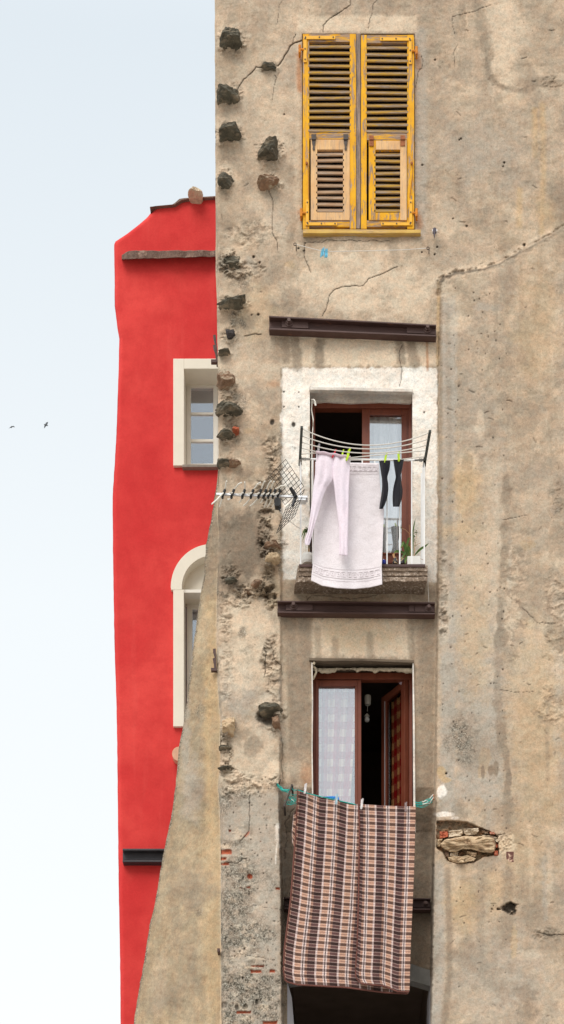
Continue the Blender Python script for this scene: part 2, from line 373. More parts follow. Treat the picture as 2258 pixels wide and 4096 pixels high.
GX, GY = np.meshgrid(XS, YS)
fall = 1-ss(862, 1010, GX)
off = np.interp(GY, [p[1] for p in LE], [p[0] for p in LE])-862
GX0 = GX.copy(); GX = GX+off*fall+fall*3*(fbm(GX*0, GY, 1/35, 4, 3)-.5)
n40 = fbm(GX, GY, 1/46, 4, 1); n12 = fbm(GX, GY, 1/13, 3, 5); n150 = fbm(GX, GY, 1/190, 4, 2); n6 = fbm(GX, GY, 1/6, 3, 8, .7)
MK = {k: np.zeros_like(GX) for k in ('white', 'damp_shade', 'ochre', 'grey', 'pale', 'rust', 'brick', 'moss', 'dark')}
H = np.zeros_like(GX)
H += (n150-.5)*.05 + (n40-.5)*.014 + (n12-.5)*.0045 + (n6-.5)*.0016
def sl(x0, y0, x1, y1):
    return (slice(max(np.searchsorted(YS, y0)-1, 0), np.searchsorted(YS, y1)+1), slice(max(np.searchsorted(XS, x0)-12, 0), np.searchsorted(XS, x1)+6))
def addm(k, s, m, a):
    if k not in ('dark', 'brick'): m = np.clip(m+4*m*(1-m)*((n12[s]-.5)*1.1+(n6[s]-.5)*.8), 0, 1)
    MK[k][s] = np.maximum(MK[k][s], m*a)
def ell(k, cx, cy, rx, ry, a=1.0, soft=.35, nz=.8):
    s = sl(cx-rx*1.8, cy-ry*1.8, cx+rx*1.8, cy+ry*1.8)
    d = np.sqrt(((GX[s]-cx)/rx)**2+((GY[s]-cy)/ry)**2)+(n40[s]-.5)*nz*1.6+(n12[s]-.5)*nz*.8
    m = 1-ss(1-soft, 1+soft, d)
    if k == 'h': H[s] += m*a
    else: addm(k, s, m, a)
    return s, m
def rect(k, x0, y0, x1, y1, a=1.0, soft=6, nz=10):
    s = sl(x0-60, y0-60, x1+60, y1+60); e = (n12[s]-.5)*nz*2+(n40[s]-.5)*nz
    d = np.maximum(np.maximum(x0-GX[s], GX[s]-x1), np.maximum(y0-GY[s], GY[s]-y1))+e
    m = 1-ss(-soft, soft, d); addm(k, s, m, a); return s, m
def line(k, pts, w, a=1.0, soft=.6, nz=.5, taper=False):
    xs = [p[0] for p in pts]; ys = [p[1] for p in pts]; s = sl(min(xs)-w*3, min(ys)-w*3, max(xs)+w*3, max(ys)+w*3)
    gx, gy = GX[s], GY[s]; d = np.full(gx.shape, 1e9)
    for (ax, ay), (bx, by) in zip(pts, pts[1:]):
        dx, dy = bx-ax, by-ay; t = np.clip(((gx-ax)*dx+(gy-ay)*dy)/(dx*dx+dy*dy+1e-6), 0, 1)
        d = np.minimum(d, np.hypot(gx-ax-t*dx, gy-ay-t*dy))
    d = d/w+(n12[s]-.5)*nz*2
    m = 1-ss(1-soft, 1+soft, d)
    if k == 'h': H[s] += m*a
    else: addm(k, s, m, a)
    return s, m
def meander(pts, amp=5, step=12):
    q = [pts[0]]
    for (ax, ay), (bx, by) in zip(pts, pts[1:]):
        n = max(int(math.hypot(bx-ax, by-ay)/step), 1)
        q += [(ax+(bx-ax)*i/n+(random.uniform(-amp, amp) if i < n else 0), ay+(by-ay)*i/n+(random.uniform(-amp, amp) if i < n else 0)) for i in range(1, n+1)]
    return q
def crack(pts, w=2.0, dep=.012, a=.9):
    # meander a little between the plotted points
    q = [pts[0]]
    for (ax, ay), (bx, by) in zip(pts, pts[1:]):
        L = math.hypot(bx-ax, by-ay); n = max(int(L/9), 1)
        for i in range(1, n+1):
            t = i/n; j = 0 if i == n else 1
            q.append((ax+(bx-ax)*t+random.uniform(-2, 2)*j, ay+(by-ay)*t+random.uniform(-2, 2)*j))
    s, m = line('dark', q, w*.72, a*.85, .75, .22); H[s] -= m*dep*.8
# big relief: left pier and right wall stand forward of the bay and batter out downwards
hp = np.interp(GY, [1440, 1500, 2300, 2450, 3100, 3900, 7300], [0, .018, .03, .035, .10, .26, .5])
px_e = np.interp(GY, [1450, 2400, 3000, 3200, 3600, 4096, 7300], [1128, 1126, 1124, 1120, 1128, 1131, 1120])
pier = 1-ss(-6, 6, GX-px_e+(n12-.5)*6); H += hp*pier
hr = np.interp(GY, [800, 1120, 1500, 2500, 3300, 4096, 7300], [.025, .045, .07, .12, .22, .34, .5])
rx = np.interp(GY, [p[1] for p in RX], [p[0] for p in RX]); rt = np.interp(GX, [p[1] for p in RT], [p[0] for p in RT])
rside = ss(-7, 7, GX-rx+(n12-.5)*3); right = rside*ss(-4, 5, GY-rt+(n12-.5)*8); H += hr*right
# slightly recessed window bay lower down
bay = (1-pier)*(1-right); H -= bay*np.interp(GY, [2400, 3150, 3330, 4000, 7300], [0, .02, .20, .26, .26])
# round left corner
H -= .05*(1-ss(0, 16, GX-(862+off)))**2
LIP = meander([(1758, 1180), (1762, 1128), (1790, 1104), (1860, 1090), (1940, 1075), (2000, 1056), (2060, 1022), (2120, 992), (2200, 946), (2290, 892)], 4) if False else [(1758, 1180), (1762, 1128), (1778, 1108), (1800, 1104), (1824, 1092), (1860, 1092), (1888, 1082), (1940, 1078), (1968, 1064), (2000, 1058), (2022, 1040), (2060, 1024), (2080, 1008), (2120, 994), (2150, 972), (2200, 948), (2230, 926), (2290, 892)]
# groove and lip along the top edge of the thicker right wall
s, m = line('damp_shade', LIP, 8, .8, .9, 1.3); H[s] -= m*.014
line('dark', LIP[1:8], 4, .55, .9, 1.6)
line('dark', LIP[7:13], 2.5, .4, .9, 1.8)
line('pale', [(1755, 1110), (1780, 1088), (1860, 1072), (1940, 1056), (2060, 1004), (2200, 930)], 10, .6, .9, .8)
line('ochre', [(1757, 1130), (1752, 1460)], 7, .6, .7, .5)
# ---- colour history of the wall, with shade painted in on the lower bay
rect('white', 1128, 1470, 1750, 1700, .95, 4, 9); rect('white', 1128, 1500, 1241, 2320, .92, 6, 14); rect('white', 1651, 1500, 1749, 2330, .88, 6, 8)
ell('white', 1130, 2040, 40, 160, .0)
for q in [(1190, 2180, 40, 90), (1690, 2050, 40, 200), (1160, 1880, 20, 130), (1200, 1960, 20, 200)]: ell('ochre', *q, .35, .6)
for q in [(1150, 2290, 26, 50), (1220, 2330, 22, 40), (1700, 2330, 40, 40), (1150, 2140, 20, 60)]: ell('pale', *q, .8, .5)
rect('pale', 1190, 62, 1668, 126, .75, 10, 10)
line('pale', [(1195, 130), (1192, 500), (1198, 930)], 12, .45, .9, .8); line('grey', [(1682, 130), (1686, 500), (1684, 930)], 22, .7, .7, .5)
ell('pale', 1400, 1120, 210, 140, .8, .6); ell('pale', 1620, 1170, 130, 120, .75, .6); ell('pale', 1230, 1120, 90, 120, .6, .6); ell('pale', 1080, 880, 60, 160, .4, .6); ell('pale', 1190, 700, 14, 260, .5, .6); ell('pale', 960, 1330, 80, 240, .35, .7); ell('pale', 1060, 520, 120, 140, .35, .7); ell('pale', 1000, 300, 110, 140, .3, .7)
ell('damp_shade', 1168, 1205, 42, 46, .6, .3); ell('ochre', 1010, 1250, 90, 120, .3, .6)
rect('pale', 1128, 1350, 1750, 1466, .95, 10, 14)
for q in [[(1178, 1330), (1182, 1400), (1190, 1462)], [(1140, 1330), (1148, 1440)], [(1290, 1330), (1275, 1390), (1278, 1462)], [(1640, 1360), (1660, 1460)], [(1600, 1360), (1605, 1440)]]: line('damp_shade', q, 20, .75, .6, .8)
line('rust', [(1708, 1345), (1712, 1480)], 5, .6, .8, .6); line('rust', [(1262, 1325), (1300, 1345)], 8, .4, .9, 1)
line('damp_shade', [(1240, 1330), (1640, 1352)], 9, .55, .8, 1); line('damp_shade', [(1080, 1324), (1240, 1332)], 9, .5, .8, 1)
# between balcony and lower window
line('damp_shade', [(1190, 2360), (1720, 2368)], 34, .6, .6, .6); line('pale', [(1200, 2375), (1300, 2392), (1420, 2378), (1560, 2372), (1700, 2372)], 5, .7, .8, 1.4)
for i in range(9): line('pale', [(1490+i*22, 2364), (1494+i*22, 2385+random.uniform(0, 22))], 3, .6, .8, 1)
rect('pale', 1250, 2468, 1640, 2630, 1, 14, 22); ell('ochre', 1420, 2540, 150, 70, .35, .6)
for q in [[(1160, 2470), (1165, 2620), (1190, 2900)], [(1215, 2480), (1218, 2640), (1215, 2980)]]: line('damp_shade', q, 30, .62, .6, .6)
for q in [[(1640, 2480), (1650, 2630)], [(1270, 2520), (1275, 2620)], [(1340, 2560), (1345, 2630)], [(1480, 2540), (1484, 2630)]]: line('damp_shade', q, 14, .5, .6, .6)
line('damp_shade', [(1700, 2470), (1705, 2700), (1700, 3000), (1695, 3300)], 36, .6, .5, .4)
rect('damp_shade', 1130, 3230, 1735, 3900, .9, 40, 30); rect('dark', 1130, 3260, 1735, 3900, .18, 40, 30); rect('grey', 1130, 3150, 1190, 3900, .8, 16, 10)  # lower bay behind the blanket: damp plus the recess's shade painted into the colour
ell('rust', 1228, 3100, 22, 38, .5, .7, .5); ell('pale', 1150, 3050, 30, 60, .5, .6); ell('damp_shade', 1190, 3000, 60, 50, .4, .6)
line('pale', [(1135, 2640), (1142, 2900), (1148, 3120)], 13, .75, .7, .5); line('grey', [(1128, 2720), (1133, 2960)], 12, .8, .7, .4)
line('pale', [(1120, 2460), (1130, 2640)], 16, .55, .8, .7)
# left pier
ell('pale', 960, 2560, 90, 170, .75, .5); ell('pale', 1030, 2520, 90, 120, .7, .5); ell('pale', 1000, 3010, 120, 130, .6, .5); ell('pale', 1060, 2640, 50, 80, .7, .5)
ell('grey', 950, 2780, 70, 130, .7, .5); ell('grey', 1060, 2880, 60, 80, .6, .5); ell('pale', 960, 3130, 90, 45, .9, .3); ell('pale', 1090, 3095, 50, 50, .9, .3)
ell('damp_shade', 970, 2170, 120, 150, 1.0, .35); ell('damp_shade', 920, 2320, 60, 60, .9, .4); ell('dark', 950, 2080, 60, 40, .30, .7); ell('dark', 1010, 2200, 90, 120, .16, .6); ell('dark', 915, 2325, 50, 30, .35, .6); ell('dark', 1050, 2180, 40, 150, .2, .6); ell('damp_shade', 905, 1950, 20, 60, .3); ell('damp_shade', 1060, 2250, 50, 150, .55, .5); ell('damp_shade', 1050, 2000, 40, 60, .5, .5)
ell('damp_shade', 905, 2080, 60, 80, .5, .6); ell('dark', 945, 2085, 12, 14, .35, .9); ell('rust', 920, 1880, 22, 16, .25, .8); ell('rust', 1096, 1535, 24, 14, .4, .8)
line('moss', [(1122, 1700), (1120, 2300)], 7, .5, .8, 1)
rect('grey', 880, 3160, 1128, 4100, .75, 30, 40)
for q in [(940, 3180, 70, 30, .6), (960, 3500, 110, 90, .7), (930, 3620, 70, 110, .9), (990, 3730, 110, 60, .85), (900, 3740, 50, 110, .9), (990, 3960, 130, 70, 1.1), (930, 4060, 70, 60, .9), (1080, 4050, 50, 60, 1), (1060, 3880, 60, 40, .4), (900, 3200, 30, 70, .6), (1010, 4300, 130, 200, 1)]: ell('moss', q[0], q[1], q[2], q[3], q[4], .6, 1.0)
line('white', [(1112, 3305), (1112, 3360)], 10, .7, .4, .6); line('white', [(1113, 3350), (1106, 3400), (1103, 3455)], 3, .7, .5, .4); line('white', [(1118, 3360), (1120, 3400)], 2.5, .6)
for i in range(46):
    y_ = random.uniform(950, 3080); x_ = random.uniform(872, 1115) if y_ > 1900 else random.uniform(870, 1010)
    ell(random.choice(['damp_shade', 'damp_shade', 'grey', 'moss']), x_, y_, random.uniform(10, 46), random.uniform(8, 50), random.uniform(.25, .7), .4, 1.5)
# exposed bricks on the pier
def bric(x0, y0, x1, y1, dep=.02, a=1.0):
    s, m = rect('brick', x0, y0, x1, y1, a, 2.5, 4); H[s] -= m*dep
for q in [(884, 3400, 928, 3417), (884, 3429, 908, 3442), (884, 3452, 915, 3460), (1005, 3880, 1049, 3893), (1079, 3880, 1101, 3892), (1006, 3862, 1056, 3868), (960, 3550, 976, 3554), (1104, 3552, 1118, 3557), (948, 4045, 1003, 4054), (1053, 4085, 1108, 4099), (918, 3321, 925, 3326), (1040, 3365, 1046, 3369), (985, 3547, 1000, 3552)]: bric(*q)
s, m = ell('brick', 1001, 3506, 9, 9, 1, .3, .4); H[s] -= m*.02; line('brick', [(983, 3343), (995, 3330)], 5, .7)
for q in [(905, 3385, 18, 8), (885, 4040, 12, 10), (972, 4030, 20, 12), (910, 4070, 26, 22), (990, 4080, 24, 16), (1075, 3998, 20, 6), (1060, 4030, 26, 14), (990, 3521, 10, 3), (1000, 3870, 22, 5)]: ell('pale', *q, 1, .25, .6)
for q in [(948, 4030, 8, 12), (985, 4028, 8, 10), (1028, 4010, 5, 14), (895, 4020, 20, 14)]: s, m = ell('dark', *q, .5, .3, .8); H[s] -= m*.02
# upper right
s, m = line('damp_shade', [(1895, -20), (1920, 60), (1935, 130), (1945, 190), (1965, 215)], 20, .62, .7, 1.1)
line('damp_shade', [(1950, 215), (1958, 300), (1985, 335), (2030, 358), (2105, 362)], 12, .7, .8, 1.2); ell('pale', 2030, 180, 80, 160, .60, .35); ell('pale', 1990, 60, 60, 80, .45, .5)
s, m = line('h', [(1956, 215), (1960, 300), (1985, 338), (2030, 362), (2110, 364)], 10, -.005, .9, 1.2)
ell('damp_shade', 2180, 160, 60, 110, .45, .7); ell('damp_shade', 2160, 330, 80, 25, .6, .7); ell('damp_shade', 2240, 800, 50, 90, .62, .6); ell('damp_shade', 2100, 240, 40, 90, .35, .7)
for q in [[(2170, 420), (2175, 700), (2168, 930)], [(2140, 440), (2142, 620)], [(2080, 760), (2078, 900)]]: line('ochre', q, 12, .55, .9, .8)
ell('ochre', 2190, 850, 40, 60, .5, .7); ell('grey', 1940, 620, 160, 120, .4, .7); ell('pale', 1780, 880, 60, 60, .3, .7)
ell('ochre', 2150, 1300, 90, 200, .3, .7); ell('damp_shade', 2030, 1120, 40, 120, .45, .7); ell('pale', 1830, 1290, 60, 40, .45, .5)
# lower right wall
rect('grey', 1765, 1180, 1828, 3260, .85, 14, 20); line('damp_shade', [(1765, 1200), (1764, 2400)], 6, .6, .8, 1); line('damp_shade', [(1790, 1250), (1800, 1700), (1802, 2300)], 10, .35, .9, 1)
ell('ochre', 1870, 1940, 60, 110, .6, .6); ell('ochre', 1850, 2120, 90, 40, .45, .7); ell('pale', 1930, 2200, 110, 300, .5, .7); ell('grey', 1900, 1700, 90, 200, .4, .7); ell('pale', 1870, 1850, 60, 50, .6, .6)
rect('grey', 1820, 2420, 2010, 3200, .8, 30, 40); ell('ochre', 1900, 2560, 60, 200, .4, .7)
for i in range(30):
    y_ = 1960+i*46+random.uniform(-14, 14); x_ = float(np.interp(y_, [1950, 2350, 2560, 2700, 2950, 3090, 3200, 3330], [2040, 2016, 2006, 1992, 2012, 2036, 2040, 2030]))
    ell('damp_shade', x_-random.uniform(0, 14), y_, random.uniform(9, 24), random.uniform(24, 60), random.uniform(.35, .85), .3, 1.0)
for i in range(75):
    x_, y_ = random.uniform(1790, 2250), random.uniform(60, 4080)
    if i % 5 == 0: x_, y_ = random.uniform(890, 1180), random.uniform(60, 3000)
    a_ = random.gauss(0, .5)+(1.57 if random.random() < .3 else 0); L_ = random.uniform(5, 26)
    crack([(x_, y_), (x_+L_*.5*math.cos(a_), y_+L_*.5*math.sin(a_)+random.uniform(-3, 3)), (x_+L_*math.cos(a_), y_+L_*math.sin(a_))], random.uniform(1.2, 3.2), .008, random.uniform(.25, .7))
for i in range(46):
    x_, y_ = random.uniform(1780, 2258), random.uniform(0, 4096)
    if i % 4 == 0: x_, y_ = random.uniform(880, 1180), random.uniform(0, 3000)
    ell(random.choice(['damp_shade', 'damp_shade', 'pale', 'ochre', 'grey']), x_, y_, random.uniform(14, 60), random.uniform(14, 80), random.uniform(.25, .55), .25, 1.3)
ell('moss', 1850, 2960, 50, 80, .8, .7); ell('damp_shade', 1860, 2950, 70, 110, .5, .6); ell('damp_shade', 1930, 3000, 70, 70, .5, .7)
for q in [(1933, 3085, 7, 28), (1965, 3080, 14, 24), (1985, 3075, 12, 32), (2036, 3110, 14, 40)]: ell('damp_shade', *q, 1, .2, .5)
ell('ochre', 2150, 2950, 100, 420, .38, .7); ell('pale', 2150, 2620, 100, 160, .4, .6); ell('ochre', 2100, 3400, 90, 150, .3, .7); ell('damp_shade', 2240, 2150, 50, 60, .5, .6); ell('damp_shade', 2240, 2000, 30, 80, .4, .6)
ell('ochre', 1768, 3090, 16, 24, .8, .3); ell('ochre', 1788, 3120, 22, 10, .8, .3); ell('grey', 1785, 3095, 12, 14, 1, .3)
s, m = ell('white', 1766, 3168, 20, 26, .75, .25); H[s] += m*.006; ell('grey', 1772, 3170, 12, 14, .9, .4)
ell('white', 1780, 3258, 44, 9, .9, .3); ell('white', 1820, 3272, 20, 7, .8, .4)
line('grey', [(1750, 3480), (1752, 3800), (1738, 4100)], 30, .9, .6, .3); line('damp_shade', [(1790, 3480), (1798, 3700), (1800, 3900), (1775, 4100)], 12, .75, .7, .8)
ell('ochre', 1850, 3600, 60, 120, .5, .7); ell('damp_shade', 1930, 3700, 22, 200, .4, .7); ell('ochre', 1990, 3560, 50, 90, .4, .7); ell('damp_shade', 2100, 3560, 30, 70, .45, .6); ell('damp_shade', 2130, 3650, 40, 60, .45, .6)
ell('damp_shade', 2210, 3760, 60, 50, .55, .6); ell('grey', 2000, 3900, 160, 160, .5, .7)
for i in range(26):
    x_ = random.choice([1790, 1810, 1835, 1950, 1985, 2015, 2040, 2120, 2190, 2235])+random.uniform(-12, 12); y_ = random.uniform(1150, 3700); L_ = random.uniform(80, 320)
    line(random.choice(['damp_shade', 'grey', 'grey', 'pale']), [(x_, y_), (x_+random.uniform(-8, 8), y_+L_*.5), (x_+random.uniform(-6, 6), y_+L_)], random.uniform(8, 24), random.uniform(.3, .6), .5, 1.1)
for i in range(12):
    x_ = random.uniform(1150, 1740); y_ = random.choice([1330, 2470, 2640, 940]); line('damp_shade', [(x_, y_), (x_+3, y_+random.uniform(40, 110))], random.uniform(6, 14), random.uniform(.3, .6), .6, 1.2)
# cavity in the right wall, with rubble inside
def hollow(pts, dep, soft=7):
    xs = [p[0] for p in pts]; ys = [p[1] for p in pts]; s = sl(min(xs)-30, min(ys)-30, max(xs)+30, max(ys)+30)
    gx, gy = GX[s]+(n12[s]-.5)*8, GY[s]+(n40[s]-.5)*8; ins = np.zeros(gx.shape, bool); d = np.full(gx.shape, 1e9)
    for (ax, ay), (bx, by) in zip(pts, pts[1:]+pts[:1]):
        c = (ay > gy) != (by > gy); ins ^= c & (gx < (bx-ax)*(gy-ay)/((by-ay) or 1e-9)+ax)
        dx, dy = bx-ax, by-ay; t = np.clip(((gx-ax)*dx+(gy-ay)*dy)/(dx*dx+dy*dy), 0, 1); d = np.minimum(d, np.hypot(gx-ax-t*dx, gy-ay-t*dy))
    sd_ = np.where(ins, -d, d); m = 1-ss(-soft, 1, sd_); H[s] -= m*dep; return s, m
s, m = hollow([(1746, 3284), (1790, 3282), (1870, 3288), (1915, 3306), (1960, 3325), (1994, 3345), (1996, 3420), (1970, 3425), (1940, 3430), (1900, 3450), (1830, 3456), (1790, 3446), (1770, 3410), (1746, 3392)], .065, 4)
MK['ochre'][s] = np.maximum(MK['ochre'][s], m*.55); MK['rust'][s] = np.maximum(MK['rust'][s], m*ss(.5, .62, n12[s])*.6); MK['dark'][s] = np.maximum(MK['dark'][s], m*.30); H[s] += m*(n12[s]-.5)*.07+m*(n6[s]-.5)*.03
rect('damp_shade', 1750, 3283, 1905, 3318, .6, 5, 8); ell('pale', 2020, 3375, 38, 44, .9, .4)
s, m = ell('pale', 2010, 3370, 40, 45, .7, .3); H[s] += m*(n6[s]-.5)*.03
s, m = ell('dark', 2028, 3634, 32, 22, .85, .25, 1.4); H[s] -= m*.06; H[s] += m*(n6[s]-.5)*.05
ell('pale', 2035, 3642, 18, 10, .6, .4)
# rubble and broken render zones
def rough(cx, cy, rx_, ry_, amp, dk=.5):
    s = sl(cx-rx_*1.7, cy-ry_*1.7, cx+rx_*1.7, cy+ry_*1.7)
    d = np.sqrt(((GX[s]-cx)/rx_)**2+((GY[s]-cy)/ry_)**2)+(n40[s]-.5)*1.2; m = 1-ss(.6, 1.2, d)
    wx = GX[s]+(n40[s]-.5)*60+(n12[s]-.5)*14; wy = GY[s]*1.5+(fbm(GX[s], GY[s], 1/30, 3, 7)-.5)*50
    r1 = fbm(wx, wy, 1/30, 5, 9, .62); r2 = 1-np.abs(fbm(wx, wy, 1/44, 4, 3, .55)-.5)*4
    H[s] += m*amp*((r1-.5)*2.2-np.clip(r2-.6, 0, 1)*.5+(n6[s]-.5)*.5)
    MK['dark'][s] = np.maximum(MK['dark'][s], m*dk*ss(.84, .97, r2)*ss(.35, .6, n12[s])); MK['pale'][s] = np.maximum(MK['pale'][s], m*.5*ss(.52, .62, r1)); MK['damp_shade'][s] = np.maximum(MK['damp_shade'][s], m*.6*ss(.48, .40, r1) if False else m*.6*(1-ss(.40, .48, r1)))
for q in [(1062, 2120, 36, 110, .05), (1080, 2230, 36, 80, .05), (1060, 2340, 30, 70, .05, .7), (1000, 2365, 110, 30, .045, .7), (925, 2310, 44, 40, .05, .8), (1082, 2400, 26, 50, .06, .6), (960, 2410, 60, 24, .03),
          (930, 1060, 60, 60, .03), (1010, 1080, 60, 40, .018), (1010, 930, 110, 60, .01), (1085, 1800, 40, 60, .025), (1100, 1880, 34, 60, .03), (1060, 1960, 40, 50, .03, .5),
          (925, 1650, 50, 70, .02), (920, 1740, 50, 50, .02), (920, 1850, 60, 26, .02), (1085, 2640, 34, 90, .035, .4), (1095, 2740, 30, 40, .03, .4), (1078, 2880, 60, 50, .02, .3),
          (900, 2480, 34, 120, .018, .4), (905, 2700, 34, 150, .012, .3), (900, 3010, 34, 110, .04, .7), (970, 3150, 110, 50, .03, .5), (1100, 3130, 34, 40, .03, .3), (1770, 2330, 26, 120, .02, .3), (1775, 2500, 20, 60, .03, .5),
          (2200, 330, 50, 20, .02, .3), (2230, 2480, 60, 200, .012, .2), (2200, 2820, 60, 80, .012, .2), (2190, 3740, 80, 24, .02, .4), (2230, 2000, 30, 60, .015, .2), (2050, 2350, 60, 300, .006, .1), (960, 3700, 90, 400, .008, .15)]: rough(*q)
for cr_, w, dp in [([(1404, -10), (1403, 21), (1363, 48), (1321, 74), (1293, 102), (1293, 130)], 2.2, .012), ([(1511, 0), (1496, 14), (1490, 53), (1480, 77), (1474, 113)], 1.5, .008), ([(1131, 0), (1117, 28), (1115, 70), (1106, 99)], 1.1, .004),
          ([(1207, 163), (1180, 172), (1163, 183), (1149, 211), (1127, 246), (1113, 264)], 3.0, .02), ([(1184, 137), (1171, 172)], 1.6, .01), ([(1057, 271), (1025, 268), (1008, 292), (976, 317), (958, 345), (946, 370)], 2.4, .014),
          ([(1100, 300), (1108, 312), (1098, 340), (1090, 400)], 1.5, .008), ([(1687, 225), (1693, 243), (1689, 271), (1673, 289), (1670, 317), (1663, 352)], 1.6, .008),
          ([(1219, 973), (1261, 967), (1287, 971), (1308, 958), (1342, 963), (1397, 960), (1430, 965), (1473, 965), (1498, 960), (1523, 965), (1557, 963)], 1.8, .01), ([(1222, 971), (1218, 1003), (1217, 1022), (1228, 1049), (1245, 1090)], 2, .01),
          ([(1590, 1068), (1526, 1097), (1479, 1113), (1455, 1142), (1367, 1148), (1336, 1161), (1317, 1185), (1307, 1232), (1291, 1264)], 2, .012), ([(1611, 1380), (1598, 1413), (1600, 1441), (1608, 1475), (1606, 1509), (1599, 1546)], 1.8, .01),
          ([(1967, 19), (1930, 30), (1905, 44), (1862, 54), (1809, 67), (1811, 101), (1819, 136)], 1.4, .007), ([(1831, 179), (1817, 207), (1818, 237), (1820, 272)], 1.3, .006), ([(981, 1344), (1013, 1337), (1046, 1337)], 2.6, .014),
          ([(1076, 756), (1094, 813), (1090, 869), (1090, 932), (1108, 960), (1113, 1010)], 1.8, .010), ([(1126, 2952), (1132, 2979), (1131, 3022), (1125, 3046), (1129, 3085), (1134, 3115)], 2, .012),
          ([(1179, 3232), (1164, 3248), (1157, 3273), (1140, 3290), (1147, 3330), (1150, 3366), (1140, 3394), (1140, 3435)], 1.8, .01), ([(1000, 3180), (999, 3300), (996, 3325), (980, 3346), (962, 3365)], 2, .012),
          ([(906, 3448), (950, 3453), (971, 3436), (987, 3434)], 2, .012), ([(1060, 2700), (1065, 2610), (1058, 2590)], 2.6, .02), ([(1085, 2580), (1100, 2640), (1125, 2660), (1130, 2700)], 1.8, .01), ([(880, 1352), (905, 1348)], 2, .01),
          ([(1230, 2400), (1250, 2380), (1310, 2384), (1400, 2396), (1460, 2390), (1540, 2372)], 1.8, .01), ([(2090, 2430), (2150, 2490), (2230, 2495)], 1.3, .008), ([(2000, 2760), (2080, 2770), (2150, 2765)], 1.1, .006), ([(2150, 3730), (2200, 3742), (2258, 3738)], 2.2, .015),
          ([(1930, 3330), (1975, 3345), (2025, 3335)], 1.6, .01), ([(2010, 2080), (2060, 2070), (2110, 2060)], 1.2, .006), ([(1755, 1330), (1752, 1600), (1754, 1750)], 1.8, .01), ([(1130, 3640), (1010, 3620)], 1, .005), ([(905, 3830), (960, 3815), (1100, 3840)], 1.4, .008)]: crack(cr_, w, dp)
# drill holes and pits
for q in [(1137, 1567, 3), (1196, 1569, 3), (1137, 1628, 3), (1196, 1628, 3), (1175, 1699, 7), (1741, 240, 3), (1690, 660, 4), (1750, 988, 3.5), (1740, 1018, 4), (1195, 994, 4), (1217, 1003, 4), (1845, 555, 4), (1838, 560, 3), (2018, 650, 4), (2014, 666, 3), (1786, 3094, 4), (1688, 1010, 3), (1868, 905, 4), (1813, 875, 3), (1300, 720, 2.5), (1138, 458, 3), (1034, 1258, 5), (1008, 1260, 3), (1015, 1028, 5), (1040, 1050, 4), (2098, 980, 5), (1698, 1650, 3), (1090, 1690, 8)]:
    s, m = ell('dark', q[0], q[1], q[2], q[2]*(1.3 if q[2] > 6 else 1), .9, .35, .4); H[s] -= m*.015
for i in range(260):
    x_, y_ = (random.uniform(1770, 2030), random.uniform(1150, 4096)) if i % 2 else (random.uniform(890, 1120), random.uniform(3100, 4096))
    s, m = ell('dark', x_, y_, random.uniform(1.5, 3.4), random.uniform(1.5, 4.5), .7, .4, .4); H[s] -= m*.008
# hinge rust on the wall
line('rust', [(1200, 222), (1196, 280), (1200, 360)], 10, .65, .9, .5); line('rust', [(1672, 215), (1676, 270)], 11, .5, .9, .5); line('rust', [(1672, 870), (1680, 905)], 14, .6, .9, .5); ell('rust', 1198, 850, 14, 12, .5, .8)
STONES = [(922, 163, 90, 70, .15, 'slate', 'tri'), (905, 388, 76, 68, .12, 'slate', ''), (902, 536, 92, 66, .13, 'slate', ''), (1080, 268, 50, 32, .03, 'slate', ''), (1080, 612, 76, 82, .15, 'slate', ''), (1074, 733, 70, 44, .09, 'brownstone', ''), (902, 729, 54, 68, .11, 'slate', ''),
          (935, 1054, 80, 62, .05, 'slate', ''), (925, 1220, 112, 52, .13, 'slate', 'flat'), (923, 1339, 46, 50, .05, 'blackstone', 'round'), (893, 1411, 50, 20, .05, 'slate', 'flat'), (900, 1528, 60, 76, .10, 'brownstone', ''), (918, 1642, 92, 56, .12, 'slate', ''),
          (897, 1742, 60, 34, .09, 'slate', 'flat'), (945, 1726, 28, 30, .05, 'brick', ''), (888, 1855, 46, 30, .07, 'slate', ''), (940, 1855, 40, 34, .06, 'brownstone', ''), (1096, 2184, 62, 42, .05, 'brownstone', 'flat'), (1092, 2238, 48, 52, .07, 'ochrestone', ''),
          (1084, 2838, 76, 50, .10, 'slate', ''), (1106, 2892, 34, 60, .08, 'brownstone', ''), (912, 2908, 58, 76, .08, 'ochrestone', ''), (900, 2993, 44, 26, .04, 'slate', 'flat'), (905, 3071, 52, 22, .03, 'slate', 'flat'), (1030, 2335, 40, 40, .06, 'brownstone', ''), (925, 2322, 40, 26, .03, 'slate', ''), (1000, 2376, 60, 22, .04, 'brownstone', 'flat')]
for (cx, cy, w, h, dp, mt, sh) in STONES:
    rough(cx, cy, w*.78, h*.82, .026, .6); ell('pale', cx, cy-h*.15, w*.8, h*.75, .5, .5, 1.3)
    s, m = ell('h', cx, cy, w*.66, h*.72, min(dp*.3, .025), .5, .7)
    line('damp_shade', [(cx, cy+h*.45), (cx-3, cy+h*.85)], w*.28, .45, .9, .9)
s, m = ell('dark', 1068, 2870, 34, 26, .8, .5, .5); H[s] -= m*.07
H -= 0
def hs(px, py):
    i = min(max(np.searchsorted(YS, py), 0), len(YS)-1); j = min(max(np.searchsorted(XS, px), 0), len(XS)-1); return float(H[i, j])

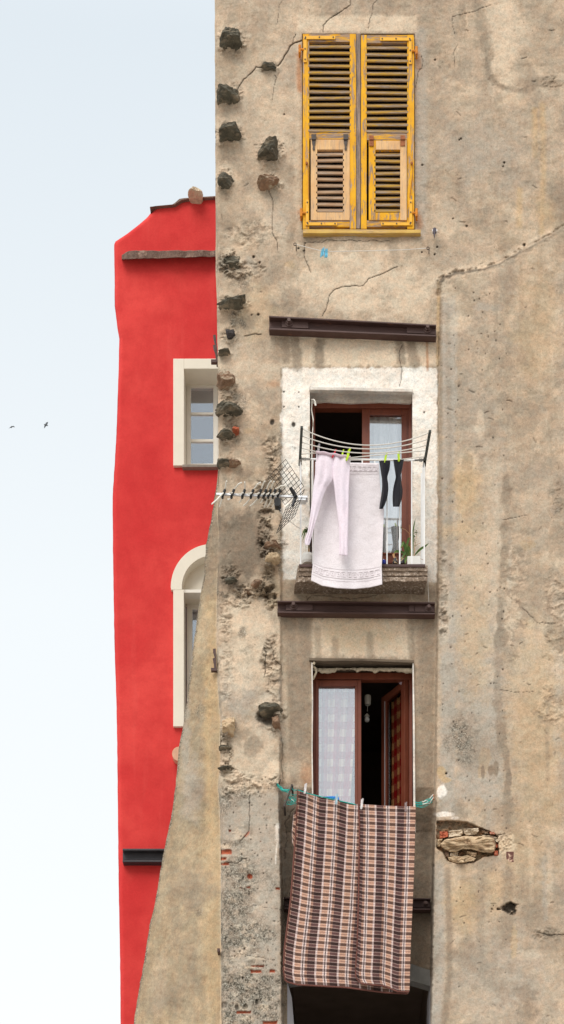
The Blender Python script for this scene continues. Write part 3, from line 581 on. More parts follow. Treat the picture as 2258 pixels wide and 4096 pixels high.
def gridmesh(name, GX, GY, H, keep, mat, parent, attrs=None):
    ny, nx = GX.shape; k = (D-H)/D
    V = np.stack([(GX-X0)/S*k, -H, EYE+(YH-GY)/S*k], -1).reshape(-1, 3)
    idx = np.arange(ny*nx).reshape(ny, nx)
    q = np.stack([idx[1:, :-1], idx[1:, 1:], idx[:-1, 1:], idx[:-1, :-1]], -1)[keep]
    used = np.zeros(ny*nx, bool); used[q.ravel()] = True; remap = np.cumsum(used)-1; Vu = V[used]; q = remap[q]
    me = bpy.data.meshes.new(name); me.vertices.add(len(Vu)); me.vertices.foreach_set('co', Vu.astype(np.float32).ravel())
    nf = len(q); me.loops.add(nf*4); me.loops.foreach_set('vertex_index', q.astype(np.int32).ravel())
    me.polygons.add(nf); me.polygons.foreach_set('loop_start', np.arange(nf, dtype=np.int32)*4)
    me.update(calc_edges=True); me.validate()
    me.polygons.foreach_set('use_smooth', np.ones(nf, bool)); me.materials.append(M[mat])
    for nm, chans in (attrs or {}).items():
        a = me.attributes.new(nm, 'FLOAT_COLOR', 'POINT')
        c = np.ones((used.sum(), 4), np.float32)
        for i, ch in enumerate(chans): c[:, i] = np.clip(ch, 0, 1).reshape(-1)[used]
        a.data.foreach_set('color', c.ravel())
    o = bpy.data.objects.new(name, me); scene.collection.objects.link(o)
    if parent: o.parent = parent; o.matrix_parent_inverse = INV[parent.name]
    CENT[o.name] = Vector((0, 0, 0))
    return o, V.reshape(ny, nx, 3)
cx_ = (XS[:-1]+XS[1:])/2; cy_ = (YS[:-1]+YS[1:])/2
keep = np.ones((len(cy_), len(cx_)), bool)
for x0, y0, x1, y1 in HOLES.values(): keep[np.ix_((cy_ > y0) & (cy_ < y1), (cx_ > x0) & (cx_ < x1))] = False
# arched head of the low opening: keep wall above a sagging line
wallo, WV = gridmesh('wall', GX, GY, H, keep, 'plaster', B, {'ma': (MK['white'], MK['damp_shade'], MK['ochre']), 'mb': (MK['grey'], MK['pale'], MK['rust']), 'mc': (MK['brick'], MK['moss'], MK['dark'])})
# reveals of the openings
def reveal(name, hole, depth, mat, sides='LRTB'):
    x0, y0, x1, y1 = hole; i0, i1 = np.searchsorted(YS, y0), np.searchsorted(YS, y1); j0, j1 = np.searchsorted(XS, x0), np.searchsorted(XS, x1); mb = MB()
    def strip(row, flip):
        a = [tuple(r) for r in row]; b = [(r[0], depth, r[2]) for r in row]; n = len(a)
        mb.add(a+b, [(i, i+1, n+i+1, n+i) if not flip else (i, n+i, n+i+1, i+1) for i in range(n-1)])
    if 'L' in sides: strip(WV[i0:i1+1, j0], False)
    if 'R' in sides: strip(WV[i0:i1+1, j1], True)
    if 'T' in sides: strip(WV[i0, j0:j1+1], True)
    if 'B' in sides: strip(WV[i1, j0:j1+1], False)
    return mb.build(name, mat, B)
reveal('window_reveal', HOLES['w1'], .16, 'reveal'); reveal('window_reveal', HOLES['w2'], .20, 'white_reveal', 'LRTB')
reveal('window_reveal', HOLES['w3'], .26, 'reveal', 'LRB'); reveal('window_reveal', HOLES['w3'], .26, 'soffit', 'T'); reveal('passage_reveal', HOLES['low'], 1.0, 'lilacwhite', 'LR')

# side of the building: slanting buttress face running back from the corner, plus the plain side wall
LB = [(874, 1880), (869, 1930), (860, 1990), (842, 2100), (825, 2180), (818, 2300), (805, 2370), (795, 2430), (785, 2500), (775, 2570), (770, 2640), (755, 2740), (745, 2830), (730, 2920), (715, 3000), (708, 3100), (690, 3250), (658, 3400), (640, 3500), (620, 3620), (600, 3700), (578, 3850), (556, 3960), (535, 4096), (520, 4200), (150, 7300)]
ys2 = np.concatenate([np.arange(1880, 4140, 4.0), np.arange(4160, 7350, 40.0)])
xl2 = np.interp(ys2, [p[1] for p in LB], [p[0] for p in LB])+3*(fbm(ys2*0, ys2, 1/28, 4, 4)-.5)*2
xr2 = np.interp(ys2, YS, GX[:, 0]); hr2 = np.convolve(np.pad(H[:, 0], 40, 'edge'), np.ones(81)/81, 'valid'); hr2 = np.interp(ys2, YS, hr2)
nc = 90; T2 = np.linspace(0, 1, nc)[None, :]
SX = xl2[:, None]*(1-T2)+xr2[:, None]*T2; SY = np.repeat(ys2[:, None], nc, 1)
dist_ = (xr2[:, None]-SX)/S
SH = hr2[:, None]-.85*dist_+(1-T2)*T2*4*(fbm(SX, SY, 1/70, 4, 6)-.5)*.05+(fbm(SX, SY, 1/14, 3, 2)-.5)*.008
MKs = {k: np.zeros_like(SX) for k in MK}
_bk = (GX, GY, MK, H, n12, n40, XS, YS)
def se(k, cx, cy, rx_, ry_, a, soft=.5):
    d = np.sqrt(((SX-cx)/rx_)**2+((SY-cy)/ry_)**2)+(fbm(SX, SY, 1/40, 4, 1)-.5)*1.4; MKs[k] = np.maximum(MKs[k], (1-ss(1-soft, 1+soft, d))*a)
for q in [('damp_shade', 850, 2200, 40, 150, .8), ('damp_shade', 830, 2060, 40, 80, .8), ('moss', 800, 2850, 22, 30, .5), ('grey', 770, 3150, 40, 120, .7), ('damp_shade', 770, 3560, 90, 80, .6), ('damp_shade', 790, 3160, 30, 60, .5), ('ochre', 850, 2900, 30, 500, .6),
          ('ochre', 850, 3600, 40, 400, .4), ('damp_shade', 650, 3980, 90, 80, .45), ('damp_shade', 740, 3900, 60, 160, .35), ('moss', 800, 3650, 18, 16, .6), ('damp_shade', 700, 3700, 30, 200, .3), ('grey', 740, 2950, 20, 200, .6), ('damp_shade', 860, 3000, 14, 160, .3), ('pale', 640, 3950, 30, 120, .3)]: se(*q)
MKs['moss'] = np.maximum(MKs['moss'], (1-ss(2, 12, (SX-xl2[:, None])))*.75)
MKs['pale'] = np.maximum(MKs['pale'], (1-ss(0, 8, (xr2[:, None]-SX)))*.5)
gridmesh('buttress', SX, SY, SH, np.ones((len(ys2)-1, nc-1), bool), 'side_plaster', B, {'ma': (MKs['white'], MKs['damp_shade'], MKs['ochre']), 'mb': (MKs['grey'], MKs['pale'], MKs['rust']), 'mc': (MKs['brick'], MKs['moss'], MKs['dark'])})
mb = MB()
def back_strip(rowpts, depth=2.6):
    a = rowpts; n = len(a); b = [(p[0], depth+.0, p[2]) for p in a]; mb.add(a+b, [(i, i+n, i+n+1, i+1) for i in range(n-1)])
rows = [tuple(WV[i, 0]) for i in range(0, len(YS), 4) if YS[i] < 1905]; back_strip(rows)
rows = [P(x, y, -h) for x, y, h in zip(xl2[::4], ys2[::4], SH[::4, 0])]; back_strip(rows)
mb.build('side_wall', 'side_plaster', B)
# dark rooms behind openings, ceilings and back walls
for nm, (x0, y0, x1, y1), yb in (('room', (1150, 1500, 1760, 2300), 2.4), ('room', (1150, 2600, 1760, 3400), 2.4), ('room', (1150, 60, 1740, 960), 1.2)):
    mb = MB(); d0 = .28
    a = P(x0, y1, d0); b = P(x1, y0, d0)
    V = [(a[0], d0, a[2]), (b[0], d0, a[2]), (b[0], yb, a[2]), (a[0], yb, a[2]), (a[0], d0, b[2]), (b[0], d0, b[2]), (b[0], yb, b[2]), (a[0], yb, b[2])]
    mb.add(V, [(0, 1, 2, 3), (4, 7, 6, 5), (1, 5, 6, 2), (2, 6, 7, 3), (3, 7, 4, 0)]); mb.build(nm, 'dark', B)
mb = MB(); a = P(1150, 7268, 1.0); b = P(1722, 3700, 1.0)
V = [(a[0], 1., 0), (b[0], 1., 0), (b[0], 6, 0), (a[0], 6, 0), (a[0], 1., b[2]), (b[0], 1., b[2]), (b[0], 6, b[2]), (a[0], 6, b[2])]
mb.add(V, [(4, 7, 6, 5), (1, 5, 6, 2), (2, 6, 7, 3), (3, 7, 4, 0)]); mb.build('passage', simple('passage_brown', (.30, .22, .17), .95, .3, 4), B)
# sagging grey lintel strip at the head of the low opening
mb = MB(); mb.prism([(1500, 3800), (1640, 3853), (1700, 3874), (1722, 3880), (1722, 3945), (1640, 3920), (1500, 3870)], .245, .40); mb.prism([(1150, 3840), (1500, 3800), (1500, 3870), (1400, 3900), (1150, 3930)], .245, .40)
mb.build('arch_lintel', simple('grey_lintel_plaster', (.25, .24, .22), .9, .3, 10), B, bevel=.004)
mb = MB(); V = [P(1150, 3925, .15), P(1172, 3980, .15), P(1185, 4200, .15), P(1190, 5200, .15), P(1150, 5200, .15)]
mb.prism([(1150, 3925), (1168, 3990), (1176, 4096), (1180, 5200), (1150, 5200)], .27, .8)
mb.build('passage_jamb', 'lilacwhite', B)

# ---- protruding stones
M['blackstone'] = simple('black_round_stone', (.06, .05, .048), .7, .4, 20, bump=.6)
def rock(cx, cy, w, h, dp, mt, sh, seed, base=None):
    r = random.Random(seed); import bmesh
    bm = bmesh.new(); bmesh.ops.create_icosphere(bm, subdivisions=4, radius=1)
    pls = []
    for i in range(8 if sh != 'round' else 26):
        v = Vector((r.gauss(0, 1), r.gauss(0, 1), r.gauss(0, 1))).normalized(); pls.append((v, r.uniform(.66, 1.0) if base is None else r.uniform(.55, .95)))
    pls += [(Vector((r.uniform(-.3, .3), -1, r.uniform(-.2, .5))).normalized(), .8), (Vector((r.uniform(-.2, .2), -.3, -1)).normalized(), .66), (Vector((r.uniform(-.3, .3), -.2, 1)).normalized(), .7)]
    V = []
    for v in bm.verts:
        d = v.co.normalized(); rad = min([1.25]+[q/max(d.dot(nv), 1e-3) for nv, q in pls if d.dot(nv) > .05])
        q3 = (Vector((d.x*1.2, d.y*1.2, d.z*4.5)) if base is None else Vector((d.x*2.6, d.y*2.6, d.z*2.2)))+Vector((seed*3.1, 0, 0)); nz = 1+(.16 if base is None else .09)*mnoise.fractal(q3, .9, 2.1, 5)+.03*r.uniform(-1, 1)
        p = d*rad*nz; x, z = p.x, p.z
        if sh == 'tri': x *= 1-.45*(z+1)/2; x += .1
        if sh == 'flat' and base is None: z = z*.8+.12*math.sin(x*3+seed)
        V.append((x*w*.50/S, p.y*dp*1.05, z*h*.52/S))
    F = [[v.index for v in f.verts] for f in bm.faces]; bm.free()
    c = P(cx, cy, -(base if base is not None else hs(cx, cy))-dp*(.25 if base is not None else .08))
    V = [(a+c[0], b+c[1], e+c[2]) for a, b, e in V]
    return obj('stone' if 'brick' not in mt else 'brick', V, F, mt, B)
for i, (cx, cy, w, h, dp, mt, sh) in enumerate(STONES): rock(max(cx, 872+w*.53), cy, w, h, dp*.75+.02, mt, sh, i+3)
def slab_rock(pts, base, dp, mt, seed, layer=2.0):
    r = random.Random(seed); pts = [(1730+x/3.55, 3040+y/3.55) for x, y in pts]; q = []
    for (ax, ay), (bx, by) in zip(pts, pts[1:]+pts[:1]):
        n = max(int(math.hypot(bx-ax, by-ay)/3), 1)
        q += [(ax+(bx-ax)*i/n+r.uniform(-.9, .9), ay+(by-ay)*i/n+r.uniform(-.9, .9)) for i in range(n)]
    cx = sum(p[0] for p in q)/len(q); cy = sum(p[1] for p in q)/len(q); V = []; F = []; m = len(q)
    rings = [(1.0, -.05), (1.0, dp*.55), (.95, dp*.85), (.85, dp), (.68, dp), (.5, dp), (.32, dp), (.15, dp), (.02, dp)]
    for t, h in rings:
        for x, y in q:
            X_, Y_ = cx+(x-cx)*t, cy+(y-cy)*t
            nz = mnoise.fractal(Vector((X_*.022+seed, Y_*.022*layer, seed*1.7)), .8, 2.1, 6)*.034+mnoise.cell(Vector((X_*.035+seed, Y_*.06*layer*.5, 1)))*.016
            V.append(P(X_, Y_, -(base+h+(nz if h > 0 else 0))))
    for i in range(len(rings)-1):
        for k in range(m): F.append((i*m+k, (i+1)*m+k, (i+1)*m+(k+1) % m, i*m+(k+1) % m))
    F.append([(len(rings)-1)*m+k for k in range(m)])
    return obj('brick' if 'brick' in mt else 'stone', V, F, mt, B)
cb = .165
for i, (pts, dp, mt) in enumerate([
    ([(110, 1190), (180, 1130), (330, 1100), (480, 1075), (620, 1080), (760, 1080), (880, 1110), (895, 1160), (905, 1200), (885, 1300), (850, 1325), (700, 1310), (560, 1270), (420, 1270), (330, 1310), (240, 1305), (180, 1270), (130, 1240)], .13, 'ochrestone'),
    ([(215, 1380), (300, 1360), (420, 1370), (500, 1345), (560, 1370), (625, 1395), (590, 1435), (480, 1460), (330, 1470), (240, 1440)], .11, 'ochrestone'),
    ([(235, 1005), (330, 1000), (430, 985), (440, 1050), (400, 1085), (235, 1098)], .10, 'palebrick'), ([(440, 975), (560, 975), (655, 962), (660, 1010), (620, 1060), (480, 1075), (450, 1040)], .10, 'palebrick'),
    ([(255, 1320), (370, 1305), (372, 1362), (250, 1370)], .08, 'palebrick'), ([(485, 1290), (640, 1318), (612, 1380), (490, 1340)], .08, 'ochrestone'), ([(165, 1290), (240, 1318), (235, 1378), (190, 1370)], .06, 'brownstone'),
    ([(700, 1000), (800, 1015), (790, 1050), (700, 1035)], .06, 'brownstone'), ([(810, 1020), (880, 1025), (890, 1062), (820, 1055)], .08, 'brick'), ([(905, 1170), (930, 1190), (928, 1250), (902, 1240)], .07, 'brick'), ([(880, 1285), (935, 1290), (940, 1385), (880, 1372)], .07, 'brick'),
    ([(105, 1015), (225, 1015), (225, 1090), (105, 1125)], .06, 'brick'), ([(70, 1135), (150, 1110), (118, 1180), (112, 1235), (72, 1238)], .07, 'ochrestone'), ([(690, 1062), (860, 1078), (930, 1100), (910, 1120), (800, 1085), (700, 1078)], .09, 'palebrick'), ([(890, 1130), (935, 1115), (930, 1165), (900, 1160)], .06, 'palebrick')]):
    slab_rock(pts, cb, dp*.8, mt, 3+i)

# ---- steel tie beams (channel with end plates and bolts)
def beam(x0, x1, yt0, yb0, yt1, yb1, Yw, plates, bolts, slot=True, mat='beam'):
    def q(x, f): t = (x-x0)/(x1-x0); a = yt0+(yt1-yt0)*t; b = yb0+(yb1-yb0)*t; return a+(b-a)*f
    mb = MB()
    mb.prism([(x0, q(x0, 1)), (x1, q(x1, 1)), (x1, q(x1, .86)), (x0, q(x0, .86))], Yw-.085, Yw)
    mb.prism([(x0, q(x0, .12)), (x1, q(x1, .12)), (x1, q(x1, 0)), (x0, q(x0, 0))], Yw-.085, Yw)
    mb.prism([(x0+1, q(x0, .86)), (x1-1, q(x1, .86)), (x1-1, q(x1, .12)), (x0+1, q(x0, .12))], Yw-.03, Yw-.004)
    o = mb.build('steel_beam', mat, B, bevel=.003)
    for a, b in plates:
        mb = MB(); mb.prism([(a, q(a, .80)), (b, q(b, .80)), (b, q(b, .20)), (a, q(a, .20))], Yw-.048, Yw-.032); mb.build('end_plate', mat, o, bevel=.002)
    for bx, f in bolts:
        mb = MB(); c = P(bx, q(bx, f), Yw-.05); mb.tube([c, (c[0], c[1]-.02, c[2])], .024, 6); mb.tube([(c[0], c[1]-.02, c[2]), (c[0], c[1]-.042, c[2])], .015, 10)
        mb.tube([(c[0], c[1]+.002, c[2]), (c[0], c[1]-.004, c[2])], .036, 14); mb.build('bolt', 'darkbolt', o)
M['darkbolt'] = simple('rusty_bolt', (.11, .06, .05), .55, .3, 30, bump=.3)
beam(1077, 1746, 1262, 1318, 1298, 1346, -.012, [(1128, 1235), (1628, 1744)], [(1157, .42), (1711, .40)])
beam(1110, 1741, 2402, 2451, 2408, 2458, -.02, [(1145, 1252), (1636, 1658), (1660, 1738)], [(1175, .40), (1716, .5)])
beam(1136, 1724, 3588, 3636, 3592, 3640, .21, [(1640, 1722), (1138, 1200)], [(1703, .5)])
# ends of the cross ties seen in profile on the left side of the building
for pts in ([(853, 1340), (864, 1338), (868, 1380), (873, 1452), (866, 1452), (860, 1400), (853, 1380), (862, 1378)], [(853, 2595), (864, 2594), (867, 2687), (860, 2686), (853, 2640), (851, 2634), (860, 2630), (853, 2608)]):
    mb = MB(); mb.prism(pts[::-1], .10 if pts[0][1] < 2000 else -.035, .16 if pts[0][1] < 2000 else -.02); o = mb.build('tie_plate', 'beam', B)
    y = 1437 if pts[0][1] < 2000 else 2671; Yp = .08 if y < 2000 else -.05; mb = MB(); mb.pbox(845, y, 868, y+11, Yp, Yp+.04); mb.build('bolt', 'beam', o)
mb = MB(); mb.pbox(870, 3793, 880, 3806, -.30, -.2); mb.build('bolt', 'beam', B)
mb = MB(); mb.pbox(2026, 3406, 2056, 3448, -.235, -.1); mb.build('beam_end', simple('rusty_beam_end', (.16, .06, .045), .8, .4, 30, bump=.4, second=(.62, .42, .30), st=(.55, .62)), B, bevel=.003)

# ---- yellow shutters
def leaf(x0, y0, x1, y1, st0, st1, lou, mid, flap, flou, fmat, fslat, mirror):
    Yf, Yb = -.035, .0
    mb = MB(); mb.pbox(x0, y0, st0, y1, Yf, Yb); mb.pbox(st1, y0, x1, y1, Yf, Yb); sh = mb.build('shutter', 'yellow', B, bevel=.003)
    for ra, rb in ((y0+1, lou[0]), (mid[0], mid[1]), (flap[1]+1, y1-8)): mb = MB(); mb.pbox(st0, ra, st1, rb, Yf+.003, Yb); mb.build('rail', 'yellow_h', sh, bevel=.002)
    def louvres(a, b, t0, t1, n, mat, ye=0):
        mb = MB(); pitch = (t1-t0)/n
        for i in range(n):
            yb_ = t0+pitch*(i+1)-2+random.uniform(-1, 1); sk = random.uniform(-1.2, 1.2)
            if random.random() < .12: sk *= 3
            pL, pR = P(a-4, yb_+sk, Yf-.002+ye), P(b+4, yb_-sk, Yf-.002+ye); nose = .017
            V = []
            for p in (pL, pR):
                x, y, z = p; V += [(x, y, z), (x, y, z+nose), (x, y+.010, z+nose+.008), (x, y+.045, z+.062), (x, y+.052, z+.052), (x, y+.014, z-.001)]
            mb.add(V, [(5, 4, 3, 2, 1, 0), (6, 7, 8, 9, 10, 11)]+[(k, (k+1) % 6, 6+(k+1) % 6, 6+k) for k in range(6)])
        return mb.build('louvres', mat, sh)
    louvres(st0, st1, lou[0], lou[1], 14, 'slat')
    fx0, fx1, fy0, fy1 = flap[2], flap[3], flap[0], flap[1]
    mb = MB(); mb.pbox(fx0, fy0, flou[2], fy1, Yf-.006, Yb-.01); mb.pbox(flou[3], fy0, fx1, fy1, Yf-.006, Yb-.01)
    mb.pbox(flou[2], fy0, flou[3], flou[0], Yf-.004, Yb-.01); mb.pbox(flou[2], flou[1], flou[3], fy1, Yf-.004, Yb-.01); fl = mb.build('flap_panel', fmat, sh, bevel=.002)
    louvres(flou[2], flou[3], flou[0], flou[1], 10, fslat, -.004)
    return sh
s1 = leaf(1212, 135, 1425, 915, 1238, 1400, (167, 528), (529, 557), (558, 880, 1244, 1400), (598, 849, 1270, 1373), 'newwood', 'slat_bare', False)
s2 = leaf(1445, 139, 1658, 915, 1468, 1630, (172, 531), (532, 560), (561, 880, 1476, 1628), (600, 850, 1503, 1602), 'yellow', 'slat', True)
s1['label'] = 'yellow louvred shutter with raw wood flap'; s2['label'] = 'peeling yellow louvred shutter'
mb = MB(); mb.pbox(1426, 133, 1443, 914, -.028, .0); mb.build('centre_post', 'greywood', B, bevel=.003)
mb = MB(); mb.prism([(1602, 561), (1628, 561), (1628, 880), (1602, 880)][::-1], -.0435, -.03); mb.prism([(1505, 563), (1601, 563), (1601, 598), (1505, 598)][::-1], -.0425, -.03); mb.build('patched_board', 'newwood', s2, bevel=.001)
mb = MB(); mb.prism([(1213, 933), (1684, 932), (1684, 918), (1213, 916)], -.045, .10); mb.build('window_sill', 'newsill', B, bevel=.004) if 'newsill' in M else None
M['newsill'] = wood('yellow_sill', (.62, .40, .10), (.55, .36, .17), .45, .6, False); mb.build('window_sill', 'newsill', B, bevel=.004)
def Lstrap(sh, hx0, hy0, hx1, hy1, vx0, vy0, vx1, vy1, pin, sgn):
    mb = MB(); mb.pbox(hx0, hy0, hx1, hy1, -.046, -.0385)
    a, b = (vy0, hy0-1) if abs(vy1-hy1) < 14 and vy0 < hy0-40 else (hy1+1, vy1)
    mb.pbox(vx0, a, vx1, b, -.046, -.0385); o = mb.build('corner_strap', 'steelyellow', sh, bevel=.0015)
    mb = MB()
    pts = [(hx0+8, (hy0+hy1)/2), (hx1-8, (hy0+hy1)/2), ((hx0+hx1)/2, (hy0+hy1)/2), ((vx0+vx1)/2, vy0+12), ((vx0+vx1)/2, vy1-10), ((vx0+vx1)/2, (vy0+vy1)/2)]
    for x, y in pts: mb = MB(); c = P(x, y, -.045); mb.tube([c, (c[0], c[1]-.005, c[2])], .0065, 8); mb.build('screw', 'darkiron', sh)
    px, py = pin; mb = MB(); c = P(px, py, -.045); mb.tube([(c[0], c[1], c[2]-.034), (c[0], c[1], c[2]+.034)], .012, 10)
    e = P(vx0 if sgn < 0 else vx1, py, -.045); mb.tube([(c[0], c[1], c[2]-.002), (e[0], c[1]+.0, e[2]-.002)], .009, 8)
    mb.tube([(c[0], c[1], c[2]-.03), (c[0]+sgn*.002, .0, c[2]-.035)], .009, 8); mb.build('hinge_pin', 'hingem', sh)
M['hingem'] = simple('orange_rusty_hinge', (.75, .26, .015), .7, .35, 30, second=(.36, .11, .03), st=(.55, .65), bump=.3)
Lstrap(s1, 1215, 143, 1342, 156, 1215, 143, 1228, 248, (1200, 197), -1); Lstrap(s1, 1224, 889, 1349, 901, 1224, 798, 1236, 901, (1206, 851), -1)
Lstrap(s2, 1522, 149, 1648, 162, 1636, 149, 1648, 255, (1667, 203), 1); Lstrap(s2, 1525, 889, 1650, 901, 1638, 798, 1650, 901, (1667, 851), 1)
for sh, xs, mt, tall in ((s1, (1256, 1384), 'darkiron', 1), (s2, (1487, 1612), 'rustiron', 0)):
    for x in xs:
        mb = MB()
        if tall:
            mb.prism([(x-9, 553), (x+9, 553), (x+10, 536), (x-10, 536)], -.05, -.04); mb.prism([(x, 602), (x+5, 594), (x+3, 585), (x+7, 570), (x+6, 555), (x-6, 555), (x-7, 570), (x-3, 585), (x-5, 594)], -.05, -.0415)
        else:
            mb.pbox(x-9, 541, x+9, 556, -.048, -.04); mb.pbox(x-9, 560, x+9, 583, -.05, -.0415)
        c = P(x, 557, -.052); mb.tube([(c[0]-.02, c[1], c[2]), (c[0]+.02, c[1], c[2])], .008, 8); mb.build('flap_hinge', mt, sh, bevel=.001)
for sh, pts in ((s1, [(1228, 655, -.045), (1234, 662, -.05), (1235, 700, -.047), (1236, 798, -.044)]), (s2, [(1648, 655, -.045), (1652, 668, -.05), (1651, 700, -.047), (1640, 790, -.046)])):
    mb = MB(); mb.ptube(pts, .003, 6); c = P(pts[0][0], pts[0][1], -.04); mb.tube([c, (c[0], c[1]-.014, c[2])], .011, 8); mb.build('latch_hook', 'rustiron', sh)

# ---- balcony door (middle)
YD = .17
mb = MB(); mb.pbox(1243, 1606, 1648, 1632, YD, YD+.07); mb.pbox(1247, 1632, 1261, 2256, YD, YD+.07); mb.pbox(1636, 1632, 1648, 2256, YD, YD+.07)
dr = mb.build('balcony_door', 'brown', B, bevel=.003)
mb = MB(); mb.frame(1449, 1635, 1637, 2252, 30, YD+.02, YD+.065, 22, 40); lf = mb.build('door_leaf', 'brown', dr, bevel=.004)
mb = MB(); mb.frame(1474, 1653, 1627, 2216, 6, YD+.012, YD+.03); mb.build('door_bead', 'brown', dr)
mb = MB(); mb.pbox(1480, 1658, 1624, 2212, YD+.035, YD+.04); mb.build('pane', 'glass', dr)
mb = MB(); mb.prism([(1243, 1612), (1300, 1606), (1400, 1612), (1520, 1607), (1640, 1613), (1648, 1609), (1648, 1600), (1243, 1598)], YD-.02, YD+.02); mb.build('plaster_fillet', 'white_reveal', B)
mb = MB(); mb.prism([(1238, 1559), (1300, 1560), (1400, 1561), (1500, 1565), (1650, 1567), (1652, 1556), (1500, 1551), (1400, 1549), (1300, 1549), (1237, 1546)], -.035, .01); mb.build('lintel_edge', 'white_reveal', B, bevel=.003)
# ---- balcony slab and railing
mb = MB(); n = 60
def slabrow(y, Y, x0, x1, amp, sd_):
    return [(x0+(x1-x0)*i/n, y+amp*(fbm(np.array([i*9.]), np.array([sd_*7.]), .11, 4, sd_)[0]-.5)*2, Y+.012*(fbm(np.array([i*9.]), np.array([y*1.]), .2, 3, sd_)[0]-.5)) for i in range(n+1)]
rows = [slabrow(2262, .0, 1193, 1712, 0, 1), slabrow(2268, -.262, 1196, 1712, 1, 2), slabrow(2283, -.264, 1194, 1713, 4, 3), slabrow(2287, -.250, 1195, 1711, 4, 3), slabrow(2302, -.252, 1195, 1711, 3, 4), slabrow(2306, -.236, 1197, 1712, 6, 5), slabrow(2310, -.254, 1196, 1712, 6, 5), slabrow(2324, -.25, 1190, 1710, 8, 6), slabrow(2338, -.14, 1180, 1704, 3, 7), slabrow(2385, .03, 1176, 1698, 2, 8)]
V = [P(*p) for r_ in rows for p in r_]; m_ = n+1
F = [(i*m_+j, (i+1)*m_+j, (i+1)*m_+j+1, i*m_+j+1) for i in range(len(rows)-1) for j in range(n)]
F += [[i*m_ for i in range(len(rows))][::-1], [i*m_+n for i in range(len(rows))]]
obj('balcony_slab', V, F, 'concrete', B)
mb = MB(); mb.pbox(1197, 2256, 1702, 2267, -.275, -.235); mb.build('slab_angle_iron', 'beam', B, bevel=.002)
YR = -.262
mb = MB(); a, b = P(1201, 1837, YR), P(1701, 1841, YR)
mb.tube([a, b], .009, 8); mb.tube([a, (a[0], .02, a[2])], .009, 8); mb.tube([b, (b[0], .02, b[2])], .009, 8)
rl = mb.build('railing', 'white_paint', B)
for x in [1203, 1252, 1301, 1351, 1400, 1450, 1500, 1549, 1600, 1648, 1698]:
    mb = MB(); mb.pbox(x-2.6, 1838, x+2.6, 2257, YR-.006, YR+.006); mb.build('bar', 'white_paint', rl)
for x, Y in ((1203, -.10), (1694, -.15), (1690, -.05)):
    mb = MB(); c = P(x, 1838, YR); e = P(x, 2257, YR); mb.box((c[0]-.006, Y-.006, e[2]), (c[0]+.006, Y+.006, c[2])); mb.build('bar', 'white_paint', rl)
# ---- lower window
YW = .20
mb = MB(); mb.pbox(1250, 2690, 1652, 2717, YW, YW+.07); mb.pbox(1253, 2717, 1268, 3330, YW, YW+.07); mb.pbox(1638, 2717, 1651, 3330, YW, YW+.07); win = mb.build('window', 'brown', B, bevel=.003)
mb = MB(); mb.frame(1262, 2720, 1446, 3325, 14, YW-.01, YW+.045, 24, 30); mb.pbox(1420, 2744, 1432, 3295, YW-.01, YW+.04); mb.build('casement', 'brown', win, bevel=.004)
mb = MB(); mb.pbox(1276, 2744, 1420, 3300, YW+.02, YW+.025); mb.build('pane', 'glass', win)
def swing(u, z, dd=0.0):   # u 0 at hinge (right) .. 1 free stile; leaf swung into the room
    a = P(1637, z, YW+.03); dx, dy = -.205, .36; nx_, ny_ = -.87, -.50
    return (a[0]+dx*u+nx_*dd, a[1]+dy*u+ny_*dd, a[2])
def sbox(mb, u0, u1, z0, z1, d0, d1):
    V = [swing(u, z, d) for d in (d0, d1) for u, z in ((u0, z0), (u1, z0), (u1, z1), (u0, z1))]
    mb.add(V, [(0, 1, 2, 3), (7, 6, 5, 4), (0, 4, 5, 1), (1, 5, 6, 2), (2, 6, 7, 3), (3, 7, 4, 0)])
mb = MB(); sbox(mb, 0, .16, 2722, 3325, 0, .045); sbox(mb, .84, 1, 2722, 3325, 0, .045); sbox(mb, .16, .84, 2722, 2748, 0, .043); sbox(mb, .16, .84, 3298, 3325, 0, .043)
mb.build('open_casement', 'brown', win, bevel=.003)
mb = MB(); sbox(mb, .16, .84, 2748, 3298, .02, .025); mb.build('pane', 'glass_shade_tint', win) if 'glass_shade_tint' in M else None
M['glass_shade_tint'] = glass_mat('shade_tinted_glass', .10, (.72, .62, .52)); mb.build('pane', 'glass_shade_tint', win)  # brown tint dims the curtain: indoor shade put into the glass colour
mb = MB(); sbox(mb, .835, .85, 2748, 3298, .044, .05); mb.build('glazing_strip', 'aluminium', win)
# broken foam under the lintel, plaster beads down the sides
mb = MB(); n = 70; V = []; F = []
for i in range(n+1):
    x = 1250+402*i/n; t = fbm(np.array([i*1.0]), np.array([3.]), .17, 4, 2)[0]; t2 = fbm(np.array([i*1.0]), np.array([9.]), .55, 3, 5)[0]; lo = 2685+(t-.5)*26+(t2-.5)*16
    V += [P(x, 2672+8*(t2-.5), .07+.02*t), P(x, 2680, .03+.08*t2), P(x, lo, .05+.04*t), P(x, lo+2, .20), P(x, 2668, .22)]
    if i: F += [((i-1)*5+k, i*5+k, i*5+(k+1), (i-1)*5+k+1) for k in range(4)]
obj('mounting_foam', V, F, 'foam', B, smooth=True)
mb = MB(); mb.prism([(1246, 2650), (1251, 2650), (1253, 2800), (1251, 3000), (1256, 3330), (1250, 3330), (1247, 3000), (1248, 2800)][::-1], -.018, .05); mb.build('plaster_bead', 'white_reveal', B); mb = MB(); mb.prism([(1651, 2650), (1656, 2650), (1660, 2900), (1663, 3330), (1655, 3330), (1653, 2900)][::-1], -.018, .05); mb.build('plaster_bead', 'white_reveal', B)
mb = MB(); mb.prism([(1238, 2640), (1300, 2644), (1450, 2642), (1580, 2648), (1657, 2650), (1657, 2640), (1450, 2634), (1238, 2632)], -.03, .02); mb.build('lintel_edge', 'soffit', B)
